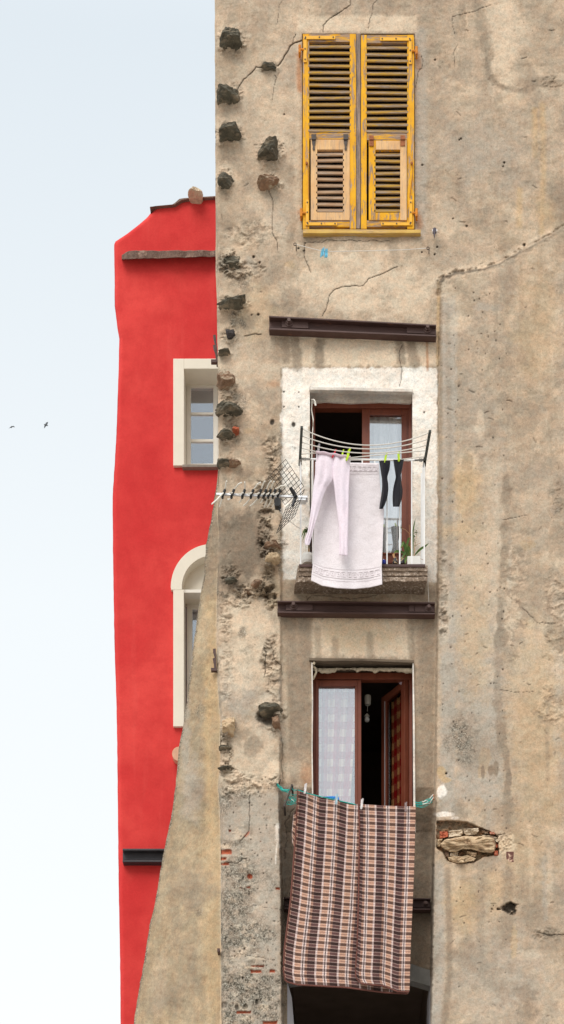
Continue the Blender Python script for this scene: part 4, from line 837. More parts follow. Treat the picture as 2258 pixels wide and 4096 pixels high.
mb = MB(); mb.ptube([(1256, 2640, -.01), (1258, 2652, -.012), (1254, 2658, -.01)], .012, 8); mb.ptube([(1250, 2664, .02), (1262, 2672, .03), (1266, 2690, .04), (1258, 2706, .05), (1252, 2718, .06)], .010, 8); mb.build('foam_lump', 'foam', B)

# ------------------------------------------------------------------ red house behind
RB = thing('red_house', 'bright red rendered house with cream window surrounds behind the tan building', 'building', P(700, 7000, 3))
YB_ = 3.0
RL = [(868, 786), (760, 792), (731, 797), (705, 812), (690, 821), (626, 827), (606, 850), (588, 872), (555, 900), (510, 935), (463, 966), (458, 976), (459, 1100), (460, 1224), (470, 1310), (478, 1351), (475, 1500), (468, 1700), (460, 1850), (451, 1987), (453, 2226), (458, 2544), (467, 2830), (470, 3000), (472, 3180), (475, 3500), (482, 3895), (483, 4096), (486, 7300)]
xs = axis(440, 1060, 6, [], [685.0, 737.0, 694.0]); ysr = axis(786, 4140, 6, np.arange(4160, 7350, 60), [1475.0, 1862.0, 2170.0, 2905.0])
ax_, ay_ = np.meshgrid(xs, ysr); xl = np.interp(ysr, [p[1] for p in RL], [p[0] for p in RL])+2*(fbm(ysr*0, ysr, 1/30, 4, 7)-.5)*(ysr > 970)
RX_ = np.maximum(ax_, xl[:, None]); RH = -YB_+(fbm(RX_, ay_, 1/150, 3, 3)-.5)*.022*ss(0, 70, np.hypot(np.maximum(685-RX_, 0), np.maximum(np.maximum(2170-ay_, ay_-2905), 0)))-.05*(1-ss(0, 14, RX_-xl[:, None]))**2
kp = ~((ax_[1:, 1:] <= xl[1:, None]) & (ax_[:-1, 1:] <= xl[:-1, None]))
ccx = (xs[:-1]+xs[1:])/2; ccy = (ysr[:-1]+ysr[1:])/2
kp[np.ix_((ccy > 1475) & (ccy < 1862), ccx > 737)] = False; kp[np.ix_((ccy > 2170) & (ccy < 2905), ccx > 685)] = False
for k_ in (0,): RH[:, np.abs(xs-0) >= 0] = RH
gridmesh('wall', RX_, ay_, RH, kp, 'red', RB)
mb = MB(); rows = [P(x, y, YB_+.05) for x, y in zip(xl, ysr)]; n = len(rows); back = [(p[0], 9.0, p[2]) for p in rows]; mb.add(rows+back, [(i, i+n, i+n+1, i+1) for i in range(n-1)])
mb.build('side_wall', 'red', RB)
mb = MB(); mb.prism([(600, 829), (626, 825), (700, 818), (728, 800), (760, 794), (868, 788), (868, 783), (800, 787), (735, 792), (718, 795), (700, 811), (690, 817), (624, 823), (601, 827)][::-1], YB_-.04, YB_+1.5); mb.prism([(601, 826), (625, 824), (604, 852)], YB_+.02, YB_+1.2)
o = mb.build('roof', 'slab', RB, bevel=.01)
rs = rock(778, 788, 66, 50, .14, 'palebrick', '', 92, base=-YB_); rs.name = 'ridge_stone'; rs.parent = RB; rs.matrix_parent_inverse = INV[RB.name]
mb = MB(); n = 40; V = []; F = []
for i in range(n+1):
    x = 488+(880-488)*i/n; j = fbm(np.array([i*1.]), np.array([5.]), .3, 4, 4)[0]-.5; tp = (1003-2*i/n if i > 2 else 1019-i*6)+j*8; bt = 1037-12*i/n+j*7*(1 if i > 1 else 0)
    V += [P(x, tp, YB_+.05), P(x, tp+2, YB_-.10+j*.05), P(x, bt, YB_-.09+j*.05), P(x, bt+3, YB_+.05)]
    if i: F += [((i-1)*4+k, (i-1)*4+k+1, i*4+k+1, i*4+k) for k in range(3)]
F += [(0, 1, 2, 3)]; obj('slate_ledge', V, F, 'slab', RB)
# square window
mb = MB(); mb.pbox(694, 1434, 737, 1862, YB_-.035, YB_+.03); mb.pbox(737, 1434, 1060, 1475, YB_-.033, YB_+.03)
wi = mb.build('window', 'cream', RB, bevel=.004); wi['label'] = 'square window with cream surround'
def rv(x0, y0, x1, y1, Ya, Yb2, mat, par, nm='reveal'):
    mb = MB(); a, b, c, d = P(x0, y1, Ya), P(x0, y0, Ya), P(x1, y0, Ya), P(x1, y1, Ya); f = lambda p: (p[0], Yb2, p[2])
    mb.add([a, b, c, d, f(a), f(b), f(c), f(d)], [(0, 1, 5, 4), (1, 2, 6, 5), (2, 3, 7, 6), (3, 0, 4, 7)]); return mb.build(nm, mat, par)
rv(737, 1475, 1060, 1862, YB_-.03, YB_+.30, 'cream', wi)
YF = YB_+.24
mb = MB(); mb.frame(746, 1528, 872, 1862, 18, YF, YF+.06, 22, 8); mb.pbox(764, 1649, 854, 1658, YF+.005, YF+.05); mb.pbox(764, 1756, 854, 1767, YF+.005, YF+.05); mb.pbox(872, 1528, 1000, 1862, YF+.003, YF+.06); mb.build('window_frame', 'white_frame', wi, bevel=.003)
mb = MB(); mb.pbox(764, 1550, 854, 1855, YF+.02, YF+.026); mb.build('pane', 'glass_dim', wi)
mb = MB(); mb.pbox(735, 1520, 1000, 1870, YF+.5, YF+.52); mb.build('room_back', 'bluegrey', wi) if 'bluegrey' in M else None
M['bluegrey'] = simple('room_blue_grey', (.16, .17, .20), .9, .2, 3); mb.build('room_back', 'bluegrey', wi)
mb = MB(); mb.pbox(730, 1857, 1060, 1868, YB_-.06, YB_+.28); mb.build('window_sill', 'sillstone', wi) if 'sillstone' in M else None
M['sillstone'] = simple('grey_sill_stone', (.30, .25, .21), .8, .3, 20); mb.build('window_sill', 'sillstone', wi, bevel=.004)
# arched window
cxa, cya, ro, ri = 848, 2350, 164, 120
arc = lambda r_, a0, a1, n: [(cxa+r_*math.cos(R(a0+(a1-a0)*i/n)), cya-r_*math.sin(R(a0+(a1-a0)*i/n))*1.06) for i in range(n+1)]
mb = MB(); o1 = arc(ro, 180, 40, 40); i1 = arc(ri, 180, 40, 40)
for k in range(40): mb.prism([o1[k], i1[k], i1[k+1], o1[k+1]], YB_-.04, YB_+.14)
mb.pbox(685, 2350, 728, 2358, YB_-.04, YB_+.14); mb.pbox(694, 2358.3, 736, 2905, YB_-.038, YB_+.03)
aw = mb.build('arched_window', 'cream', RB); aw['label'] = 'tall arched window with cream surround'
mb = MB(); sp = [(684, 2169)]+arc(ro+.5, 180, 90, 30)+[(cxa, 2169)]
c = P(685, 2170, YB_)
mb.add([c]+[P(x, y, YB_) for x, y in [(685, 2358)]+arc(ro-4, 180, 90, 30)]+[P(cxa, 2170, YB_)], [(0, k+1, k+2) for k in range(32)]); mb.add([P(cxa, 2170, YB_), P(1060, 2170, YB_), P(1060, 2260, YB_), P(cxa, 2190, YB_)], [(0, 3, 2, 1)])
mb.add([P(685, 2358, YB_), P(697, 2358, YB_), P(697, 2905, YB_), P(685, 2905, YB_)], [(0, 3, 2, 1)]); mb.build('spandrel', 'red', RB)
mb = MB(); mb.prism([(722, 2366)]+[(1000, 2366), (1000, 2220)]+arc(ri+3, 60, 180, 24), YB_+.10, YB_+.14); mb.build('tympanum', 'cream', aw)
mb = MB(); mb.pbox(736, 2358, 1000, 2371, YB_+.0, YB_+.13); mb.build('transom', 'white_frame', aw, bevel=.003)
rv(736, 2371, 1000, 2905, YB_+.03, YB_+.32, 'cream', aw)
mb = MB(); mb.frame(748, 2408, 900, 2905, 22, YB_+.26, YB_+.31, 28, 12); mb.build('window_frame', 'white_frame', aw, bevel=.003)
mb = MB(); mb.pbox(769, 2436, 880, 2890, YB_+.285, YB_+.29); mb.build('pane', 'glass_dim', aw)
mb = MB(); mb.pbox(736, 2400, 1000, 2910, YB_+.7, YB_+.72); mb.build('room_back', 'bluegrey', aw)
mb = MB(); mb.pbox(491, 3394, 700, 3402, YB_-.10, YB_); mb.pbox(491, 3440, 700, 3448, YB_-.10, YB_); mb.pbox(492, 3402, 700, 3440, YB_-.03, YB_); mb.build('steel_beam', 'blackbeam', RB, bevel=.004)
mb = MB(); c = P(718, 3015, YB_-.1); mb.tube([(c[0], c[1], c[2]), (c[0], c[1]+.3, c[2])], .075, 16); mb.build('vent_pipe', simple('terracotta_pipe', (.72, .42, .28), .8, .2, 20), RB)

# ------------------------------------------------------------------ cloth helpers
def poly(pts, t):
    d = [0]
    for a, b in zip(pts, pts[1:]): d.append(d[-1]+math.dist(a, b))
    d = np.array(d)/d[-1]; return np.interp(t, d, [p[0] for p in pts]), np.interp(t, d, [p[1] for p in pts])
def coons(T, Rr, Bm, L, ns, nt):
    s = np.linspace(0, 1, ns)[None, :]; t = np.linspace(0, 1, nt)[:, None]
    def f(i):
        Ts, Bs, Lt, Rt = poly(T, s[0])[i][None, :], poly(Bm, s[0])[i][None, :], poly(L, t[:, 0])[i][:, None], poly(Rr, t[:, 0])[i][:, None]
        return (1-t)*Ts+t*Bs+(1-s)*Lt+s*Rt-((1-s)*(1-t)*T[0][i]+s*(1-t)*T[-1][i]+(1-s)*t*Bm[0][i]+s*t*Bm[-1][i])
    return f(0), f(1), s+0*t, t+0*s
def cloth(name, T, Rr, Bm, L, Yfun, mat, parent=None, ns=90, nt=120, uvf=None, solid=.004):
    X, Y, s, t = coons(T, Rr, Bm, L, ns, nt); Z = Yfun(s, t, X, Y); k = (D+Z)/D
    V = np.stack([(X-X0)/S*k, Z, EYE+(YH-Y)/S*k], -1).reshape(-1, 3)
    idx = np.arange(ns*nt).reshape(nt, ns); F = np.stack([idx[1:, :-1], idx[1:, 1:], idx[:-1, 1:], idx[:-1, :-1]], -1).reshape(-1, 4)
    uv = None
    if uvf: u, v = uvf(s, t); uv = np.stack([u, v, u*0], -1).reshape(-1, 3)
    o = obj(name, V, F, mat, parent, smooth=True, solid=solid, uv=uv); return o, (X, Y, Z)
def flat_tube(mb, rows, Yc, thick, n=22, m=60, sd_=0, fold=.006, nf=5, twist=0):
    ys = np.array([r[0] for r in rows], float); tt = np.linspace(0, 1, m); yy = np.interp(tt, np.linspace(0, 1, len(rows)), ys)
    xl_ = np.interp(tt, np.linspace(0, 1, len(rows)), [r[1] for r in rows]); xr_ = np.interp(tt, np.linspace(0, 1, len(rows)), [r[2] for r in rows])
    ker = np.array([1, 2, 3, 2, 1])/9.
    for _ in range(2):
        for a in (xl_, xr_): a[2:-2] = np.convolve(a, ker, 'valid')
    V = []; F = []
    for i in range(m):
        for k in range(n):
            th = 2*math.pi*k/n; c = math.cos(th); x = (xl_[i]+xr_[i])/2+c*(xr_[i]-xl_[i])/2
            yy_ = yy[i]+(rows[0][3] if len(rows[0]) > 3 else 0)*0
            nzf = vn(np.array([x/7.]), np.array([yy_/46.+x/60.]), 1, 5)[0]-.5; fo = fold*1.6*nzf+fold*math.sin(c*nf+sd_+i*.04)+fold*.6*math.sin(c*nf*2.3+i*.09+sd_*2)
            dY = (-math.sin(th))*thick*(1 if th < math.pi else .6)*fade_(i/(m-1))
            sk = slope_(i/m, c)
            V.append(P(x, yy_+sk, Yc+dY+fo*(1 if math.sin(th) > 0 else 0)))
    for i in range(m-1):
        for k in range(n): F.append((i*n+k, (i+1)*n+k, (i+1)*n+(k+1) % n, i*n+(k+1) % n))
    F += [list(range(n)), [(m-1)*n+k for k in range(n)][::-1]]
    mb.add(V, F)
slope_ = lambda t, c: 0
fade_ = lambda t: 1

# ---- towel on the railing
def ytow(s, t, X, Y): return -.292-.03*t**2+.010*np.sin(s*9+t*1.5)*(.3+t)+.006*np.sin(s*21+t*3)*t-.02*t*np.sin(s*3.1)+(fbm(X, Y, 1/40, 3, 1)-.5)*.012
Tt, Rt, Bt, Lt = [(1262, 1848), (1517, 1853)], [(1517, 1853), (1522, 1950), (1537, 2040), (1532, 2180), (1528, 2270), (1530, 2338)], [(1245, 2322), (1290, 2343), (1350, 2353), (1420, 2356), (1480, 2350), (1530, 2338)], [(1262, 1848), (1260, 1950), (1258, 2080), (1253, 2250), (1245, 2322)]
tw, (TX, TY, TZ) = cloth('towel', Tt, Rt, Bt, Lt, ytow, 'towel', ns=120, nt=140)
setp(tw, 'large pale pink bath towel with woven key border hung over the balcony railing', 'towel')
def key(t0, hgt, n, s0=0.02, s1=.98):
    mb = MB(); w = (s1-s0)/n
    unit = [(0, 1), (0, 0), (.78, 0), (.78, .66), (.36, .66), (.36, .36), (.55, .36)]
    def pt(s, t):
        i = t*(TX.shape[0]-1); j = s*(TX.shape[1]-1); i = min(max(int(round(i)), 0), TX.shape[0]-1); j = min(max(int(round(j)), 0), TX.shape[1]-1)
        return P(TX[i, j], TY[i, j], TZ[i, j]-.0045)
    def seg(a, b):
        pts = [pt(a[0]+(b[0]-a[0])*q/3, a[1]+(b[1]-a[1])*q/3) for q in range(4)]; mb.tube(pts, .0032, 4)
    for k in range(n):
        q = [(s0+w*(k+u), t0+hgt*v) for u, v in unit]
        for a, b in zip(q, q[1:]): seg(a, b)
        seg(q[0], (s0+w*(k+.92), t0+hgt))
    for tt in (t0-hgt*.35, t0+hgt*1.4):
        mb.tube([pt(.01+.98*q/40, tt) for q in range(41)], .0013, 4)
    mb.build('border_pattern', 'towelband', tw)
key(.868, .055, 12); key(.028, .04, 12)
# ---- pink leggings
slope_ = lambda t, c: 0
mb = MB(); YL = -.40
top = [(1806+22, 1265, 1402), (1836, 1265, 1401), (1870, 1263, 1400), (1905, 1258, 1399), (1925, 1256, 1398)]
fade_ = lambda t: .75+.25*ss(0, .1, t)
slope_ = lambda t, c: c*5*(1-t)
flat_tube(mb, [(1811, 1266, 1337), (1840, 1265, 1337), (1870, 1264, 1337), (1900, 1261, 1336), (1922, 1258, 1328), (1945, 1255, 1309), (1985, 1250, 1293), (2040, 1244, 1277), (2090, 1238, 1262), (2130, 1231, 1252), (2156, 1221, 1245), (2170, 1219, 1242), (2180, 1222, 1238)], YL, .020, sd_=1, fold=.006, nf=7, m=100)
slope_ = lambda t, c: c*5*(1-t)+c*2*t
flat_tube(mb, [(1823, 1331, 1402), (1850, 1331, 1401), (1880, 1331, 1400), (1905, 1331, 1399), (1926, 1334, 1398), (1955, 1338, 1397), (2010, 1344, 1396), (2060, 1351, 1395), (2120, 1357, 1394), (2170, 1358, 1393), (2222, 1358, 1393)], YL-.002, .019, sd_=2, fold=.006, nf=7, m=100)
slope_ = lambda t, c: 0; fade_ = lambda t: 1
lg = mb.build('leggings', 'pink', smooth=True); setp(lg, 'pale pink leggings pegged to the drying rack in front of the towel', 'leggings')
mb = MB(); mb.tube([P(1266+(1402-1266)*i/20, 1808+i*1.05+1.5*math.sin(i), YL-.022) for i in range(21)], .012, 8); mb.build('waistband', 'pinkband', lg) if 'pinkband' in M else None
M['pinkband'] = cloth_mat('mauve_waistband', (.66, .52, .58), None, 90, .3); mb.build('waistband', 'pinkband', lg)
# ---- socks
for rws, lb in (([(1842, 1517, 1562), (1858, 1520, 1562), (1880, 1523, 1559), (1900, 1526, 1552), (1912, 1528, 1549), (1930, 1529, 1554), (1955, 1529, 1555), (1980, 1526, 1553), (2003, 1522, 1547), (2022, 1519, 1539), (2036, 1518, 1531)], 'left charcoal sock of the pair, hanging beside the towel edge'),
                ([(1838, 1574, 1617), (1855, 1576, 1614), (1880, 1580, 1609), (1900, 1583, 1604), (1912, 1584, 1606), (1935, 1577, 1607), (1958, 1573, 1612), (1980, 1571, 1611), (2000, 1571, 1607), (2015, 1572, 1602), (2027, 1573, 1598)], 'right charcoal sock of the pair, hanging free before the curtained door')):
    mb = MB(); flat_tube(mb, rws, -.335, .022, fold=.007, nf=4, m=50, sd_=len(lb))
    setp(mb.build('sock', 'sock', smooth=True), lb, 'sock', 'pair of socks on the drying rack')
# ---- blanket
def ybl(s, t, X, Y): return .012*np.sin(s*5.2+.8+t)*t+sum(.022*np.exp(-((s-c0-t*k0)/.03)**2)*np.exp(-t*3) for c0, k0 in ((.07, .1), (.34, -.1), (.53, .05)))*-1+ -.235-.03*t+.02*np.sin(s*8.5+t*1.2)*(.25+t*.8)*(1-s*.3)+.012*np.sin(s*24+2*t)*(t*.6+.2)+.02*np.exp(-((s-.04)/.03)**2)*(1-t)+(fbm(X, Y, 1/90, 3, 2)-.5)*.02
bk = thing('blanket', 'large brown and cream plaid wool blanket folded over the low washing line', 'blanket', P(1400, 3972, -.25))
A_T, A_R, A_B, A_L = [(1192, 3157), (1222, 3163), (1285, 3190), (1347, 3197), (1395, 3213), (1435, 3217), (1550, 3226), (1660, 3231)], [(1660, 3231), (1652, 3494), (1640, 3790), (1634, 3974)], [(1141, 3920), (1150, 3927), (1189, 3938), (1386, 3949), (1534, 3969), (1634, 3974)], [(1192, 3157), (1184, 3327), (1164, 3593), (1139, 3790), (1134, 3880), (1141, 3920)]
ao, (AX, AY, AZ) = cloth('back_layer', A_T, A_R, A_B, A_L, ybl, 'plaid', bk, 150, 200, lambda s, t: (s*472/83+.133-.55*0, t*27.3+.2), .006)
def ybf(s, t, X, Y): return -.275-.035*t+.018*np.sin(s*10+t*2.2+.6)*(.1+t)+.014*np.sin(s*19-3*t)*t+(fbm(X, Y, 1/70, 3, 4)-.5)*.014
B_T, B_R, B_B, B_L = [(1435, 3217), (1550, 3224), (1664, 3227)], [(1664, 3227), (1657, 3494), (1644, 3790), (1639, 3967)], [(1436, 3925), (1450, 3934), (1480, 3938), (1530, 3942), (1560, 3952), (1590, 3965), (1639, 3967)], [(1435, 3217), (1439, 3300), (1435, 3600), (1429, 3800), (1423, 3880), (1425, 3908), (1436, 3925)]
bo, (BX, BY, BZ) = cloth('front_layer', B_T, B_R, B_B, B_L, ybf, 'plaid', bk, 110, 200, lambda s, t: (-(s*229/83)+.43, t*25.6+.6), .006)
mb = MB(); mb.tube([P(BX[i, 0], BY[i, 0], BZ[i, 0]-.004) for i in range(0, 200, 3)]+[P(BX[-1, j], BY[-1, j]+1, BZ[-1, j]-.002) for j in range(0, 110, 4)], .007, 6); mb.build('edge_binding', 'binding', bo)
mb = MB(); mb.tube([P(AX[i, 0], AY[i, 0], AZ[i, 0]-.004) for i in range(0, 200, 3)]+[P(AX[-1, j], AY[-1, j]+1, AZ[-1, j]-.002) for j in range(0, 150, 4)], .007, 6); mb.build('edge_binding', 'binding', ao)
fo, _ = cloth('folded_corner', [(1190, 3240), (1176, 3250)][::-1], [(1190, 3240), (1182, 3400)], [(1170, 3370), (1180, 3400)], [(1176, 3250), (1169, 3320), (1170, 3370)], lambda s, t, X, Y: -.17+.01*np.sin(t*9), 'plaid', bk, 12, 30, lambda s, t: (s*.4+.6, t*5), .006)

# ---- curtains
def curtain(name, lab, x0, y0, x1, y1, Y, mat, amp, k, uvf=None, flare=0, lean=0):
    o, _ = cloth(name, [(x0, y0), (x1, y0)], [(x1, y0), (x1+lean, y1)], [(x0-flare, y1), (x1+lean, y1)], [(x0, y0), (x0-flare, y1)], lambda s, t, X, YY: Y+amp*np.sin(s*k)+amp*.5*np.sin(s*k*1.7+1+t*1.5), mat, None, 90, 40, uvf, .002)
    setp(o, lab, 'curtain'); return o
curtain('curtain', 'white sheer curtain behind the glass of the balcony door', 1472, 1664, 1640, 2225, YD+.12, 'sheer', .016, 34)
curtain('curtain', 'pale checked curtain behind the closed left casement of the lower window', 1268, 2738, 1432, 3310, YW+.09, 'gingham', .02, 24, lambda s, t: (s*3.1+.1, t*9.6), lean=-36)
V = []; F = []; uv = []; ns, nt = 50, 40
for j in range(nt):
    for i in range(ns):
        u = .17+.66*i/(ns-1); z = 2750+545*j/(nt-1); V.append(swing(u, z, -.02+.010*math.sin(i*.75)+.005*math.sin(i*1.9+j*.1))); uv.append((i/(ns-1)*2.6, j/(nt-1)*9.6, 0))
for j in range(nt-1):
    for i in range(ns-1): F.append((j*ns+i, j*ns+i+1, (j+1)*ns+i+1, (j+1)*ns+i))
setp(obj('curtain', V, F, 'gingham', smooth=True, solid=.002, uv=uv), 'red and cream checked curtain on the open right casement of the lower window', 'curtain')
mb = MB(); mb.ptube([(1440, 2728, .34), (1610, 2714, .30)], .007, 8); setp(mb.build('curtain_rod', 'aluminium'), 'thin pale metal curtain rod across the top of the open lower window', 'curtain rod')
cl_, _ = cloth('cloth_scrap', [(1588, 2716), (1640, 2716)], [(1640, 2716), (1622, 2734), (1612, 2742)], [(1600, 2736), (1612, 2742)], [(1588, 2716), (1600, 2736)], lambda s, t, X, Y: .262+.008*np.sin(s*12), 'scrap', None, 24, 12) if 'scrap' in M else (None, None)
M['scrap'] = cloth_mat('lilac_cloth', (.60, .48, .55), None, 60, .2)
cl_, _ = cloth('cloth_scrap', [(1588, 2716), (1640, 2716)], [(1640, 2716), (1622, 2734), (1612, 2742)], [(1600, 2736), (1612, 2742)], [(1588, 2716), (1600, 2736)], lambda s, t, X, Y: .262+.008*np.sin(s*12), 'scrap', None, 24, 12); setp(cl_, 'bunched lilac cloth at the top right corner of the open window', 'cloth')
lp = thing('pendant_lamp', 'bare bulb with cream ceiling fitting hanging inside the dark lower window', 'lamp', P(1470, 2885, .7))
c = P(1472, 2820, .7); mb = MB(); mb.lathe(c, [(.024, 0), (.028, .01), (.030, .06), (.028, .085), (.01, .09)], 16); mb.build('ceiling_fitting', 'rodwhite', lp)
mb = MB(); mb.tube([(c[0], c[1], c[2]), (c[0]-.005, c[1], c[2]-.06)], .003, 6); mb.build('flex', 'rodwhite', lp)
c = P(1469, 2884, .7); mb = MB(); mb.lathe((c[0], c[1], c[2]-.012), [(.004, 0), (.018, .006), (.024, .022), (.022, .038), (.012, .055)], 16); mb.build('bulb', 'bulb', lp)
mb = MB(); mb.lathe((c[0], c[1], c[2]+.044), [(.026, 0), (.018, .01), (.008, .024)], 16); mb.build('bulb_holder', 'rodwhite', lp)

# ------------------------------------------------------------------ drying rack and its lines
rk = thing('drying_rack', 'wall-hung drying rack with five sagging lines mounted on the balcony railing', 'drying rack', P(1450, 1840, YR))
tipL, baseL = (1208, 1708, -.76), (1201, 1834, -.28); tipR, baseR = (1721, 1724, -.76), (1701, 1842, -.28)
for a, b in ((tipL, baseL), (tipR, baseR)):
    p, q = PV(*a), PV(*b); mb = MB(); d = (q-p).normalized(); sdv = Vector((1, 0, 0)); upv = d.cross(sdv).normalized(); V = []
    for e in (p, q+d*.10):
        for u, v in ((-1, -1), (1, -1), (1, 1), (-1, 1)): V.append(e+sdv*.011*u+upv*.010*v)
    mb.add(V, [(0, 1, 2, 3), (7, 6, 5, 4), (0, 4, 5, 1), (1, 5, 6, 2), (2, 6, 7, 3), (3, 7, 4, 0)]); mb.build('arm', 'rack_arm', rk, bevel=.002)
def sagline(a, b, sag, n=24, pins=()):
    pa, pb = PV(*a), PV(*b); pts = []
    for i in range(n+1):
        t = i/n; p = pa.lerp(pb, t); p.z -= 4*sag*t*(1-t)
        pts.append(p)
    return pts
LNS = []
for i, (t, sag) in enumerate(((.05, .125), (.27, .10), (.47, .085), (.66, .07), (.86, .045))):
    l = lambda a, b: tuple(a[k]+(b[k]-a[k])*t for k in range(3)); pa, pb = l(tipL, baseL), l(tipR, baseR)
    if i < 3: pts = sagline(pa, pb, sag)
    else:
        z = {3: 1815, 4: 1826}[i]; mid1, mid2 = (1266, z-8 if i == 3 else z-14, YL+.0), (1402, 1830+i-2, YL+.0)
        pts = [PV(*pa), PV(*mid1), PV((1266+1402)/2, z+4, YL), PV(*mid2), PV(*pb)] if i == 3 else [PV(*pa), PV(*mid1), PV(1400, 1836, pa[2]), PV(1540, 1843, -.335), PV(1600, 1839, -.335), PV(*pb)]
    mb = MB(); mb.tube(pts, .0042, 6); mb.build('line', 'cordwhite', rk)
for x, y in ((1203, 1838), (1700, 1843)):
    mb = MB(); c = P(x, y, YR); s_ = 1 if x < 1400 else -1; mb.box((c[0]-.012, c[1]-.03, c[2]-.02), (c[0]+.012+.0, c[1]+.05, c[2]+.012)); mb.tube([(c[0], c[1]-.02, c[2]), (c[0]+.09*s_, c[1]-.02, c[2]-.006)], .006, 6); mb.tube([(c[0]+.03*s_, c[1]-.02, c[2]+.01), (c[0]+.03*s_, c[1]-.02, c[2]-.02), (c[0]+.045*s_, c[1]-.02, c[2]-.02), (c[0]+.045*s_, c[1]-.02, c[2]+.01)], .003, 6); mb.build('bracket', 'whitegrey', rk, bevel=.002) if 'whitegrey' in M else None
    if 'whitegrey' not in M: M['whitegrey'] = simple('scuffed_grey_metal', (.36, .34, .31), .5, .3, 30)
    mb.build('bracket', 'whitegrey', rk, bevel=.002)
# ---- clothes pegs
def peg_mesh():
    mb = MB()
    for s_ in (-1, 1):
        V = []
        for z, w, y in ((-.034, .0045, .004), (-.02, .006, .0065), (.0, .006, .0045), (.034, .005, .013)):
            V += [(-w, s_*y-.0025, z), (w, s_*y-.0025, z), (w, s_*y+.0025, z), (-w, s_*y+.0025, z)]
        F = [(0, 3, 2, 1), (12, 13, 14, 15)]+[(a*4+k, a*4+(k+1) % 4, a*4+4+(k+1) % 4, a*4+4+k) for a in range(3) for k in range(4)]
        mb.add(V, F)
    mb.tube([(-.008, 0, .0), (.008, 0, .0)], .0045, 8)
    return mb
PEGS = {}
def peg(px, py, Y, mat, tilt, lab, grp, sc=1.0):
    if mat not in PEGS:
        m = peg_mesh(); me = bpy.data.meshes.new('clothes_peg'); me.from_pydata(m.v, [], m.f); me.materials.append(M[mat]); me.update(); PEGS[mat] = me
    o = bpy.data.objects.new('clothes_peg', PEGS[mat]); scene.collection.objects.link(o); o.location = P(px, py, Y); o.rotation_euler = (R(6), R(tilt), R(18)); o.scale = (sc*1.15,)*3
    return setp(o, lab, 'clothes peg', grp)
G1, G2, G3 = 'pegs on the drying rack', 'blue pegs on the upper line', 'pegs holding the blanket'
peg(1275, 1798, YL-.02, 'greypeg', 3, 'grey clothes peg at the left end of the leggings waistband', G1, 1.05)
peg(1337, 1815, YL-.02, 'redpeg', 24, 'red clothes peg on the leggings waistband', G1, .9)
peg(1371, 1815, YL-.0, 'limepeg', 12, 'smaller lime green peg behind the leggings, next to the red peg', G1, .8)
peg(1393, 1819, YL-.03, 'limepeg', 14, 'large lime green peg at the right end of the leggings waistband', G1, 1.25)
peg(1543, 1833, -.36, 'limepeg', 10, 'lime green peg holding the sock next to the towel', G1)
peg(1596, 1827, -.36, 'limepeg', -5, 'lime green peg holding the sock farther from the towel', G1)
for x, y, tl, lb in ((1287, 1013, 8, 'leftmost'), (1294, 1008, 4, 'second from left'), (1302, 1014, 0, 'third from left'), (1308, 1014, -2, 'rightmost')): peg(x, y, -.075, 'bluepegm', tl, lb+' of the four light blue pegs on the short line under the shutters', G2, .85)
peg(1222, 3155, -.30, 'whitepeg', 6, 'white peg at the top left corner of the blanket', G3, 1.1); peg(1347, 3197, -.30, 'clearpeg', 4, 'translucent pale blue peg on the blanket beside the blue plastic piece', G3, 1.1)
peg(1448, 3216, -.32, 'whitepeg', 5, 'white peg at the fold in the middle of the blanket top', G3, 1.1); peg(1624, 3228, -.32, 'tanpeg', 0, 'smoky brown peg near the top right corner of the blanket', G3, 1.0)
mb = MB(); mb.prism([(1296, 3186), (1330, 3184), (1354, 3186), (1357, 3192), (1357, 3205), (1350, 3204), (1348, 3194), (1342, 3192), (1340, 3198), (1336, 3192), (1331, 3197), (1327, 3191), (1322, 3195), (1318, 3190)][::-1], -.19, -.165)
setp(mb.build('plastic_clip', 'bluetray', bevel=.002), 'bright blue toothed plastic piece sticking up behind the blanket', 'plastic clip')

# ---- upper short washing line
cw = thing('washing_line', 'short white cord strung between two eye hooks under the yellow shutters', 'washing line', P(1450, 1000, -.05))
mb = MB(); mb.ptube([(1186, 978, -.07), (1232, 990, -.072), (1284, 1003, -.075), (1320, 1006, -.075), (1500, 1003, -.075), (1620, 999, -.073), (1706, 993, -.07)], .0028, 6); mb.build('cord', 'cordwhite', cw)
for x, y in ((1181, 977), (1713, 993)):
    mb = MB(); c = P(x, y, -.07); mb.tube([(c[0]+.012*math.cos(a*.7), c[1]+.0, c[2]+.012*math.sin(a*.7)) for a in range(10)], .0035, 6); mb.tube([(c[0]+.01, c[1], c[2]), (c[0]+.01, .03, c[2]-.01)], .004, 6); mb.build('eye_hook', 'darkiron', cw)
# ---- turquoise cords low down
tc = thing('washing_line', 'knotted turquoise cords on rusty pins carrying the plaid blanket', 'washing line', P(1400, 3200, -.2))
def cordset(pa, pb, n, spread, rad=.0026, mat='turq'):
    mb = MB()
    for i in range(n):
        a = Vector(P(pa[0]+random.uniform(-2, 2), pa[1]+spread[0]*(i-n/2), pa[2])); b = Vector(P(pb[0], pb[1]+spread[1]*(i-n/2), pb[2]))
        pts = [a.lerp(b, t/6)+Vector((random.uniform(-.004, .004), random.uniform(-.01, .01), random.uniform(-.006, .006)-.02*(t/6)*(1-t/6)*4)) for t in range(7)]; mb.tube(pts, rad, 5)
    mb.build('cord', mat, tc)
hL = -.14
cordset((1108, 3138, hL), (1160, 3165, hL-.06), 4, (2, 4), .0035); cordset((1162, 3150, hL-.08), (1194, 3158, -.22), 2, (3, 2)); cordset((1152, 3180, hL-.08), (1194, 3195, -.22), 6, (5, 7)); cordset((1140, 3212, hL-.08), (1190, 3200, -.22), 4, (4, 6))
